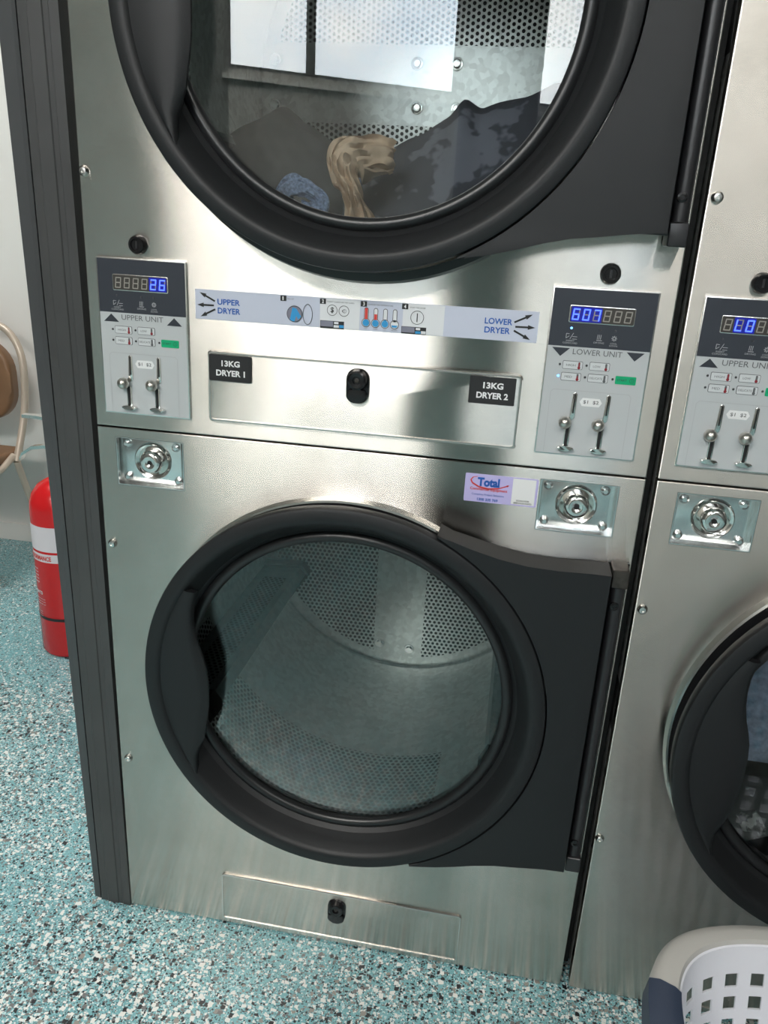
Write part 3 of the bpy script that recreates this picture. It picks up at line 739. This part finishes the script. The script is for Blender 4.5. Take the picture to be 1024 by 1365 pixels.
    # long instruction sticker
    st = link('instruction_sticker', MB().prism([(.1625, 1.0945), (.6325, 1.0955), (.6325, 1.1355), (.1625, 1.1345)], -.0006, .0005), 'sticker', root, 0)
    y1, y2, y3 = -.0009, -.0012, -.0015
    def rect(x0, x1, z0, z1, y, m, nm='printed_cell'): link(nm, MB().flat([(x0, z0), (x1, z0), (x1, z1), (x0, z1)], y), m, st, 0)
    rect(.3405, .3955, .0005+1.0945, 1.1343, y1, 'stwhite'); rect(.4540, .5095, 1.0953, 1.1347, y1, 'stwhite')
    t = text_mesh('UPPER', .1950, 1.1155, .0325, .0078, y2, .02); text_mesh('DRYER', .1952, 1.1038, .0325, .0078, y2, .02, target=t)
    link('lettering', t, 'inkblue', st, 0); t = MB()
    text_mesh('LOWER', .5630, 1.1160, .0360, .0078, y2, .02, target=t); text_mesh('DRYER', .5635, 1.1045, .0335, .0078, y2, .02, target=t)
    link('lettering', t, 'inkblue', st, 0)
    ar = MB()
    for (ax, az, bx, bz) in ((.1914, 1.1197, .1695, 1.1305), (.1899, 1.1140, .1655, 1.1136), (.1917, 1.1090, .1701, 1.0979), (.6014, 1.1201, .6241, 1.1315), (.6032, 1.1146, .6290, 1.1150), (.6018, 1.1096, .6240, 1.0990)):
        L = math.hypot(bx-ax, bz-az); ux, uz = (bx-ax)/L, (bz-az)/L; nx, nz = -uz, ux
        hx, hz = ax+ux*(L-.0095), az+uz*(L-.0095)
        ar.flat([(ax+nx*.0012, az+nz*.0012), (hx+nx*.0012, hz+nz*.0012), (hx-nx*.0012, hz-nz*.0012), (ax-nx*.0012, az-nz*.0012)], y2)
        ar.flat([(hx+nx*.0030, hz+nz*.0030), (bx, bz), (hx-nx*.0030, hz-nz*.0030)], y2)
        link('arrow_print', ar, 'inkblack', st, 0); ar = MB()
    ib, iw = MB(), MB()
    for i, (x, z) in enumerate(((.2892, 1.1302), (.3444, 1.1300), (.4007, 1.1302), (.4566, 1.1306))):
        ib.flat([(x-.0042, z-.0036), (x+.0042, z-.0036), (x+.0042, z+.0036), (x-.0042, z+.0036)], y2)
        text_mesh(str(i+1), x-.0014, z-.0025, .0028 if i else .0018, .0050, y3, .02, target=iw)
        link('step_number', ib, 'inkblack', st, 0); link('lettering', iw, 'inkwhite', st, 0); ib, iw = MB(), MB()
    for s_, x_, w_ in (('FILL UP', .2950, .0085), ('INSERT COINS OR TAP CARD', .3500, .0375), ('CHOOSE THE TEMPERATURE', .4060, .0345), ('START THE DRYER', .4630, .0210)): letters('lettering', s_, x_, 1.1291, w_, .0016, y2, 'inkgrey', st, 0)
    t = MB()
    for i, (s_, w_) in enumerate((('HOT', .004), ('WARM', .006), ('LOW', .004), ('DELICATE', .008))): text_mesh(s_, .4045+i*.0130-w_/2, 1.0975, w_, .0012, y2, 0, target=t)
    link('lettering', t, 'inkgrey', st, 0)
    def ring_print(mb, cx, cz, r, w, y, rz=1.0, n=28):
        for k in range(n):
            a, b = 2*PI*k/n, 2*PI*(k+1)/n
            mb.flat([(cx+r*math.cos(a), cz+r*rz*math.sin(a)), (cx+(r+w)*math.cos(a), cz+(r*rz+w)*math.sin(a)), (cx+(r+w)*math.cos(b), cz+(r*rz+w)*math.sin(b)), (cx+r*math.cos(b), cz+r*rz*math.sin(b))], y)
    o_ = MB(); ring_print(o_, .3052, 1.1105, .0102, .0008, y3); ring_print(o_, .3235, 1.1110, .0062, .0007, y3, 2.1); ring_print(o_, .3575, 1.1190, .0066, .0006, y3); ring_print(o_, .3738, 1.1188, .0066, .0006, y3)
    ring_print(o_, .4735, 1.1172, .0084, .0006, y3)
    for k in range(3): ring_print(o_, .3722+k*.0012, 1.1188, .0010+.0007*k, .0003, y3, 1.0, 10)
    o_.flat([(.4729, 1.1115), (.4741, 1.1115), (.4741, 1.1228), (.4729, 1.1228)], y3); letters('lettering', '$', .3553, 1.1150, .0045, .0080, y3, 'inkblack', st, .02)
    link('line_drawing', o_, 'inkblack', st, 0)
    link('drum_drawing', MB().flat(circ(.3052, 1.1105, .0102), y2), 'stgrey', st, 0)
    tr = MB(); tr.flat([(.2985, 1.1020), (.3050, 1.1000), (.3075, 1.1080), (.3105, 1.1030), (.3145, 1.1075), (.3075, 1.1178), (.3020, 1.1190)], y2-.0002); link('cyan_print', tr, 'cyan', st, 0)
    fillc = MB()
    red = MB(); outl = MB(); wh = MB()
    for i, fz in enumerate((1.0, .5, .0, -.25)):
        x = .4045+i*.0130; zb = 1.1058
        ring_print(outl, x, zb, .0052, .0007, y3); outl.flat(rrect(x-.0030, x+.0030, zb+.003, 1.1258, .0029, 4), y2)
        wh.flat(rrect(x-.0023, x+.0023, zb+.003, 1.1250, .0022, 4), y2-.0002); wh.flat(circ(x, zb, .0052, 20), y2-.0002)
        if fz > -.1: fillc.flat(circ(x, zb, .0046, 20), y3-.0001)
        else: fillc.flat([(x-.0043, zb-.0010), (x+.0043, zb-.0010), (x+.0030, zb-.0038), (x-.0030, zb-.0038)], y3-.0001)
        if fz > 0: red.flat([(x-.0019, zb+.0046), (x+.0019, zb+.0046), (x+.0019, zb+.0046+.0145*fz), (x-.0019, zb+.0046+.0145*fz)], y3-.0001)
        elif fz == 0: fillc.flat([(x-.0016, zb+.0040), (x+.0016, zb+.0040), (x+.0016, zb+.0052), (x-.0016, zb+.0052)], y3-.0001)
    link('thermometer_outline', outl, 'inkblack', st, 0); link('thermometer_tube', wh, 'stwhite', st, 0); link('cyan_print', fillc, 'cyan', st, 0); link('red_print', red, 'inkred', st, 0)
    for x0, x1 in ((.3412, .3745), (.4530, .4865)):
        rect(x0, x1, 1.0946 if x0 < .4 else 1.0954, 1.1048, y1-.0002, 'inkblack'); rect(x0+.0005, x0+.0180, 1.0970, 1.1043, y2, 'stgrey')
        rect(x0+.0190, x0+.0262, 1.0962, 1.0995, y2, 'cyan' if x0 > .4 else 'stwhite'); rect(x0+.0268, x1-.0004, 1.0962, 1.1000, y2, 'stwhite' if x0 > .4 else 'cyan'); rect(x0+.0195, x0+.0255, 1.1010, 1.1038, y2, 'stwhite')
    # supplier sticker
    sx, sz = .5562, .8695
    ss = link('supplier_sticker', MB().prism(rrect(sx, sx+.1015, sz, sz+.0410, .0015, 2), -.0006, .0005), 'lilac', root, 0)
    link('white_patch', MB().flat([(sx+.0665, sz+.0020), (sx+.0985, sz+.0020), (sx+.0985, sz+.0395), (sx+.0665, sz+.0395)], y1), 'inkwhite', ss, 0)
    letters('lettering', 'Total', sx+.0175, sz+.0235, .0310, .0130, y2, 'inkblue', ss, .045)
    letters('lettering', 'Commercial Equipment', sx+.0080, sz+.0165, .0520, .0052, y2, 'inkred', ss, .02)
    t = text_mesh('Complete Project Solutions', sx+.0110, sz+.0095, .0450, .0036, y2, 0); link('lettering', t, 'inkblue', ss, 0)
    letters('lettering', '1300 335 769', sx+.0190, sz+.0022, .0290, .0042, y2, 'inkblue', ss, .03)
    t = text_mesh('SCAN FOR', sx+.0735, sz+.0066, .0180, .0024, y2, .02); text_mesh('SERVICE INFO', sx+.0700, sz+.0030, .0250, .0024, y2, .02, target=t); link('lettering', t, 'inkblack', ss, 0)
    sw = MB(); pts = [(.0170, .0375), (.0110, .0360), (.0080, .0320), (.0105, .0275), (.0200, .0225), (.0330, .0205), (.0480, .0225), (.0600, .0275)]
    for i in range(len(pts)-1):
        a, b = pts[i], pts[i+1]; w = .0004+.0007*math.sin(PI*i/7); L = math.dist(a, b); nx, nz = -(b[1]-a[1])/L*w, (b[0]-a[0])/L*w
        sw.flat([(sx+a[0]+nx, sz+a[1]+nz), (sx+b[0]+nx, sz+b[1]+nz), (sx+b[0]-nx, sz+b[1]-nz), (sx+a[0]-nx, sz+a[1]-nz)], y2)
    sw.flat([(sx+.0580, sz+.0285), (sx+.0620, sz+.0285), (sx+.0595, sz+.0255)], y2)
    link('swoosh', sw, 'inkred', ss, 0)
    # edge screws
    for x, z in ((.0095, 1.2780), (.0145, .7375), (.0170, .3340), (.7900, .7375)) if first else ((.0125, 1.2823), (.0115, .7342), (.0090, .3262)):
        s_ = link('edge_screw', MB().lathe([(0, -.0040), (.0020, -.0040), (.0022, -.0055), (.0045, -.0052), (.0066, -.0030), (.0074, 0)], x, z, 24, closed=False), 'satin', root)
    return root

d1 = make_dryer(True)
d2 = make_dryer(False)
d2.location = (.8125, 0, 0)
d1['group'] = d2['group'] = 'stacked coin dryers standing side by side'
d2['label'] = 'stainless steel stacked tumble dryer at the right edge, laundry in its lower drum'
tag(link('gap_shade_strip', MB().box(.8005, .8135, .045, .060, .01, 1.94), 'dark'), 'x', 'y')  # black strip standing in for the deep shade between the dryers
gf = bpy.data.objects['gap_shade_strip']; gf.name = 'gap_shade'; gf['kind'] = 'structure'; del gf['label']; del gf['category']

# ------------------------------------------------------------------ garments
def garment(name, mat, label, x0, x1, top, yr, yf, floor_fn, seed, lip=.0, nx=60, ny=40, fold=.010, yb=None, cat='clothes', group=None, thick=True):
    """soft heap: ridge height top(x) at depth yr, sloping to the floor at yf and behind"""
    b = MB(); yb = yb if yb is not None else yr+.16
    def hgt(x, v):   # v: 0 back foot -> .4 ridge -> 1 front foot
        if v < .4: y = yb+(yr-yb)*v/.4; s = math.sin(v/.4*PI/2)
        else: y = yr+(yf-yr)*(v-.4)/.6; s = math.cos((v-.4)/.6*PI/2)**.8
        return y, s
    grid = []
    for i in range(nx+1):
        u = i/nx; x = x0+(x1-x0)*u; e = math.sin(PI*u)**.16 if 0 < u < 1 else 0
        row = []
        for j in range(ny+1):
            v = j/ny; y, s = hgt(x, v)
            zf = floor_fn(x, y); zt = top(x); z = zf+max(.006, (zt-zf))*s*(e*.85+.15)
            edge = min(1, 4*s)*min(1, 5*min(u, 1-u)+.15)
            q = Vector((x*7+seed, y*7, seed)); n1 = abs(noise.noise(q))*2-.5; n2 = noise.noise(Vector((x*22, y*16+z*9, seed+5))); n3 = abs(noise.noise(Vector((x*38+z*25, y*12, seed+9))))
            z += edge*(fold*n2+fold*.6*n1); y += edge*(fold*1.3*n1-fold*n3)
            row.append(b.bm.verts.new((x, y, max(z, zf))))
        grid.append(row)
    for i in range(nx):
        for j in range(ny): b.face([grid[i][j], grid[i+1][j], grid[i+1][j+1], grid[i][j+1]])
    bot = [[b.bm.verts.new((g.co.x, g.co.y, floor_fn(g.co.x, g.co.y)-.0)) for g in (row[0], row[-1])] for row in grid]
    o = link(name, b, mat, smooth=60); tag(o, label, cat, group)
    return o
def drumfloor(cx, cz, r=.362):
    return lambda x, y: cz-math.sqrt(max(r*r-(x-cx)**2, .0004))
def interp(pts):
    def f(x):
        if x <= pts[0][0]: return pts[0][1]
        for (a, za), (b, zb) in zip(pts, pts[1:]):
            if x <= b:
                t = (x-a)/(b-a); t = t*t*(3-2*t)*.5+t*.5; return za+(zb-za)*t
        return pts[-1][1]
    return f
UF = drumfloor(.3965, 1.4837)
garment('dark_garment', 'c_dark', 'charcoal garment heaped in a peak on the left inside the upper drum', .085, .34, interp([(.08, 1.345), (.155, 1.383), (.199, 1.400), (.236, 1.380), (.274, 1.366), (.318, 1.353), (.37, 1.33)]), .30, .050, UF, 1.0, fold=.007)
garment('navy_garment', 'c_spot', 'spotted dark navy garment heaped on the right inside the upper drum', .30, .735, interp([(.26, 1.32), (.318, 1.350), (.372, 1.366), (.42, 1.376), (.466, 1.394), (.49, 1.420), (.516, 1.406), (.579, 1.432), (.628, 1.456), (.68, 1.462), (.735, 1.45)]), .30, .075, UF, 4.0, fold=.006, nx=90)
def drape(name, mat, label, spine, width, seed, cat='clothes', nv=50, nu=14, th=.006, fold=.006, group=None):
    """a strip of cloth following spine points with ruffled width"""
    b = MB(); P = [Vector(q) for q in spine]; N = len(P)
    def S(t):
        k = min(int(t*(N-1)), N-2); f = t*(N-1)-k
        p0, p1, p2, p3 = P[max(k-1, 0)], P[k], P[k+1], P[min(k+2, N-1)]
        return .5*((2*p1)+(p2-p0)*f+(2*p0-5*p1+4*p2-p3)*f*f+(3*p1-p0-3*p2+p3)*f**3)
    rings = []
    for i in range(nv+1):
        t = i/nv; c = S(t); tg = (S(min(t+.01, 1))-S(max(t-.01, 0))).normalized()
        w = width(t); sd = tg.cross(Vector((0, -1, 0.25))).normalized(); nr = sd.cross(tg).normalized()
        ring = []
        for k in range(nu*2):
            a = 2*PI*k/(nu*2); ru = noise.noise(Vector((math.cos(a)*2.2+seed, t*6, math.sin(a)*2.2)))
            r_ = 1+.35*ru; q = c+sd*(math.cos(a)*w*r_)+nr*(math.sin(a)*w*.45*r_+fold*noise.noise(Vector((math.cos(a)*3.2+seed, math.sin(a)*3.2, t*7))))
            ring.append(b.bm.verts.new(q))
        rings.append(ring)
    n = nu*2
    for i in range(nv):
        for k in range(n): b.face([rings[i][k], rings[i][(k+1) % n], rings[i+1][(k+1) % n], rings[i+1][k]])
    b.face(rings[0][::-1]); b.face(rings[-1])
    o = link(name, b, mat, smooth=70); tag(o, label, cat, group); return o
drape('trousers', 'c_tan', 'crumpled tan trousers between the two dark heaps in the upper drum', [(.405, .13, 1.318), (.378, .11, 1.320), (.352, .090, 1.312), (.350, .075, 1.296), (.366, .058, 1.268), (.378, .048, 1.240), (.383, .050, 1.215)], lambda t: .021+.008*math.sin(t*7), 2.0, cat='trousers', fold=.024, nv=90, nu=22)
drape('knitted_sock', 'c_blue', 'curled slate blue knitted sock against the glass of the upper drum', [(.262, .075, 1.258), (.280, .060, 1.274), (.305, .055, 1.270), (.326, .052, 1.256), (.318, .047, 1.241), (.298, .047, 1.240)], lambda t: .0125+.003*math.sin(t*9), 3.3, cat='sock')
MX = .8125+.3885
LF = drumfloor(MX, .546)
garment('blue_towel', 'c_jean', 'pale blue towelling garment on top of the pile in the right-hand lower drum', MX-.20, MX+.20, lambda x: .66-.6*(x-MX-.05)**2, .16, .045, lambda x, y: .48, 6.0, fold=.012, cat='towel')
garment('black_garment', 'c_black', 'black garment beneath the blue towel in the right-hand lower drum', MX-.30, MX+.28, lambda x: .49-.4*(x-MX)**2, .18, .060, LF, 8.0, fold=.014)
drape('printed_cloth', 'c_print', 'black and white printed cloth low in the right-hand lower drum', [(MX-.150, .060, .372), (MX-.135, .050, .345), (MX-.118, .045, .318), (MX-.095, .045, .300)], lambda t: .016, 1.7, cat='cloth')
drape('white_cloth', 'c_white', 'white cloth at the very bottom of the right-hand lower drum', [(MX-.125, .047, .268), (MX-.10, .042, .255), (MX-.07, .042, .248), (MX-.03, .042, .238), (MX+.03, .045, .235)], lambda t: .017+.004*math.sin(t*7), 5.1, cat='cloth')

# ------------------------------------------------------------------ fire extinguisher
ex = thing('fire_extinguisher', 'red fire extinguisher standing on the floor behind the dark frame', 'fire extinguisher', (-.612, .86, 0))
R_ = .084
body = [(.060, 0), (.078, .002), (R_, .012), (R_, .440), (.082, .462), (.074, .486), (.058, .508), (.036, .522), (.022, .528), (.022, .545)]
link('cylinder', MB().lathez(body, 0, 0, 56), 'red', ex, 40)
def band(z0, z1, r, a0, a1, mat, name, par=ex):
    b = MB(); n = 24; A = []
    for i in range(n+1):
        a = math.radians(a0+(a1-a0)*i/n); A.append([b.bm.verts.new((r*math.cos(a), r*math.sin(a), z)) for z in (z0, z1)])
    for i in range(n): b.face([A[i][0], A[i+1][0], A[i+1][1], A[i][1]])
    return link(name, b, mat, par, 60)
LB = band(.332, .405, R_+.0006, 175, 330, 'labwhite', 'white_label')
band(.300, .325, R_+.0006, 175, 330, 'labwhite', 'white_label')
b_ = band(.118, .127, R_+.0012, 0, 360, 'inkblack', 'black_band')
def curved(s, a0, width, z, h, mat, bold=.02):
    t = text_mesh(s, 0, z, width, h, 0, bold); o = None
    for v in t.bm.verts:
        a = math.radians(a0)+v.co.x/R_; r = R_+.0012; v.co.x, v.co.y = r*math.cos(a), r*math.sin(a)
    return link('lettering', t, mat, ex, 0)
curved('HIGH PERFORMANCE', 190, .125, .305, .014, 'inkred', .03)
for i in range(7): curved('DRY POWDER ABE', 192, .032 if i % 2 else .026, .288-.011*i, .0042, 'labwhite', 0)
for i in range(5): curved('INSTRUCTIONS', 222, .028, .272-.010*i, .0042, 'labwhite', 0)
curved('FLAMES  HOW TO', 197, .075, .196, .011, 'labwhite', .04)
for i in range(3): curved('Hold upright and pull out the pin', 196, .085, .180-.008*i, .0038, 'labwhite', 0)
for i in range(3): curved('Do not incinerate', 202, .06, .140-.007*i, .003, 'labwhite', 0)
link('valve', MB().lathez([(.020, .540), (.020, .575), (.014, .580), (.014, .610), (.006, .612)], 0, 0, 24), 'brass', ex)
def lever(pts, w, mat, name):
    b = MB(); L = []
    for x, y, z in pts: L.append([b.bm.verts.new((x, y-w, z-.005)), b.bm.verts.new((x, y+w, z-.005)), b.bm.verts.new((x, y+w, z+.004)), b.bm.verts.new((x, y-w, z+.004))])
    for i in range(len(L)-1):
        for k in range(4): b.face([L[i][k], L[i][(k+1) % 4], L[i+1][(k+1) % 4], L[i+1][k]])
    b.face(L[0]); b.face(L[-1][::-1]); return link(name, b, mat, ex, 30)
lever([(.02, 0, .600), (-.03, 0, .613), (-.070, 0, .606), (-.100, 0, .585), (-.108, 0, .570)], .011, 'chrome', 'carry_handle')
lever([(.03, 0, .660), (-.01, 0, .690), (-.045, 0, .694), (-.088, 0, .694)], .010, 'chrome', 'squeeze_lever')
lever([(.012, 0, .590), (.010, 0, .640), (.020, 0, .672)], .010, 'chrome', 'valve_bracket')
hose = [(.02, -.0, .575), (.06, -.0, .572), (.10, 0, .53), (.105, 0, .45), (.10, 0, .30), (.098, 0, .17)]
link('hose', MB().tube(hose, .008, 12), 'rubber', ex)

# ------------------------------------------------------------------ chair
ch = thing('metal_chair', 'cream metal-framed chair with brown padded back against the white wall', 'chair', (-1.27, 1.30, 0), math.radians(0))
def smooth_path(pts, n=8):
    P = [Vector(p_) for p_ in pts]; out = []
    for k in range(len(P)-1):
        p0, p1, p2, p3 = P[max(k-1, 0)], P[k], P[k+1], P[min(k+2, len(P)-1)]
        for i in range(n):
            f = i/n; out.append(.5*((2*p1)+(p2-p0)*f+(2*p0-5*p1+4*p2-p3)*f*f+(3*p1-p0-3*p2+p3)*f**3))
    out.append(P[-1]); return out
loop = [(.215, .02, .40), (.222, .08, .56), (.222, .10, .70), (.195, .115, .79), (.130, .125, .845), (0, .13, .865), (-.130, .125, .845), (-.195, .115, .79), (-.222, .10, .70), (-.222, .08, .56), (-.215, .02, .40)]
link('back_frame', MB().tube(smooth_path(loop), .0125, 14), 'cream', ch)
for s in (-1, 1):
    link('leg', MB().tube(smooth_path([(s*.205, .02, .42), (s*.20, -.06, .385), (s*.205, -.20, .375), (s*.215, -.235, .34), (s*.225, -.25, 0)], 6), .0115, 12), 'cream', ch)
    link('leg', MB().tube(smooth_path([(s*.215, .02, .40), (s*.218, .07, .25), (s*.22, .16, 0)], 6), .0115, 12), 'cream', ch)
bp_ = MB().prism(rrect(-.185, .185, .52, .80, .11, 8), .075, .115, bev=.016, seg=4); link('back_pad', bp_, 'vinyl', ch, 50)
sp_ = MB(); sp_.box(-.195, .195, -.24, .10, .392, .432, bev=.018, seg=4); link('seat', sp_, 'vinyl', ch, 50)

# ------------------------------------------------------------------ laundry basket
bk = thing('laundry_basket', 'white plastic laundry basket with grey rim and slate blue grips on the floor', 'laundry basket', (1.140, -.424, 0))
def sup(a, hx, hy, e=3.7):
    c, s = math.cos(a), math.sin(a)
    return (hx*math.copysign(abs(c)**(2/e), c), hy*math.copysign(abs(s)**(2/e), s))
def shell(hx0, hy0, z0, hx1, hy1, z1, th, nz=10, n=160, holes=True):
    b = MB(); G = []
    for j in range(nz+1):
        f = j/nz; z = z0+(z1-z0)*f; row = []
        for i in range(n):
            x, y = sup(2*PI*i/n, hx0+(hx1-hx0)*f, hy0+(hy1-hy0)*f); row.append((x, y, z))
        G.append(row)
    return b, G
EXP = 3.7
hxb, hyb, hxt, hyt, zt = .220, .155, .268, .205, .385
def sup_even(n, hx, hy, e=EXP):
    dense = [sup(2*PI*k/2400, hx, hy, e) for k in range(2401)]; L = [0]
    for a, b in zip(dense, dense[1:]): L.append(L[-1]+math.dist(a, b))
    out, k = [], 0
    for i in range(n):
        t = L[-1]*i/n
        while L[k+1] < t: k += 1
        f = (t-L[k])/(L[k+1]-L[k]); out.append((dense[k][0]+(dense[k+1][0]-dense[k][0])*f, dense[k][1]+(dense[k+1][1]-dense[k][1])*f))
    return out
N = 184; zl = [0, .02]
for k in range(9): zl += [.055+.034*k, .075+.034*k]
zl += [.360, .373, zt]
b = MB(); rows = []; base_ = sup_even(N, 1*hxt, 1*hyt)
for z in zl:
    f = z/zt; kx, ky = (hxb+(hxt-hxb)*f)/hxt, (hyb+(hyt-hyb)*f)/hyt
    rows.append([b.bm.verts.new((x*kx, y*ky, z+.002)) for x, y in base_])
for j in range(len(zl)-1):
    hole_row = j >= 2 and j % 2 == 0 and j < 20
    for i in range(N):
        if hole_row and (i % 4) in (1, 2):
            ang = math.degrees(math.atan2(base_[i][1], base_[i][0])) % 360
            if not ((ang < 14 or ang > 346 or 166 < ang < 194) and j > 14): continue
        b.face([rows[j][i], rows[j][(i+1) % N], rows[j+1][(i+1) % N], rows[j+1][i]])
b.face(rows[0][::-1])
bmesh.ops.recalc_face_normals(b.bm, faces=b.bm.faces)
bmesh.ops.solidify(b.bm, geom=list(b.bm.faces), thickness=.0028)
wallo = link('basket_wall', b, 'bwhite', bk, 40)
def rimring(prof, hx, hy, n, mat, name, a0=0, a1=360):
    b = MB(); full = a1-a0 >= 360; m = n if full else n+1; R3 = []
    for i in range(m):
        a = math.radians(a0+(a1-a0)*i/n); x, y = sup(a, hx, hy); x2, y2 = sup(a, hx+.01, hy+.01); nx, ny = x2-x, y2-y; L = math.hypot(nx, ny); nx /= L; ny /= L
        R3.append([b.bm.verts.new((x+nx*o_, y+ny*o_, z)) for o_, z in prof])
    k = len(prof)
    for i in range(n):
        A, B = R3[i], R3[(i+1) % m]
        for j in range(k): b.face([A[j], A[(j+1) % k], B[(j+1) % k], B[j]])
    if not full: b.face(R3[0]); b.face(R3[-1][::-1])
    return link(name, b, mat, bk, 40)
rimring([(-.003, .380), (-.003, .392), (.000, .398), (.012, .400), (.024, .397), (.032, .388), (.034, .370), (.031, .368), (.028, .385), (.012, .391), (.003, .380)], hxt, hyt, 160, 'brim', 'rim')
rimring([(-.006, .384), (-.005, .3915), (-.001, .3935), (.003, .3925), (.003, .384)], hxt, hyt, 160, 'bwhite', 'rim_edge')
for a in (180, 360): rimring([(-.004, .374), (-.004, .399), (.004, .4025), (.022, .4015), (.034, .395), (.0375, .366), (.030, .364)], hxt, hyt, 24, 'bnavy', 'grip', a-15 if a == 180 else -15, a+15 if a == 180 else 15)
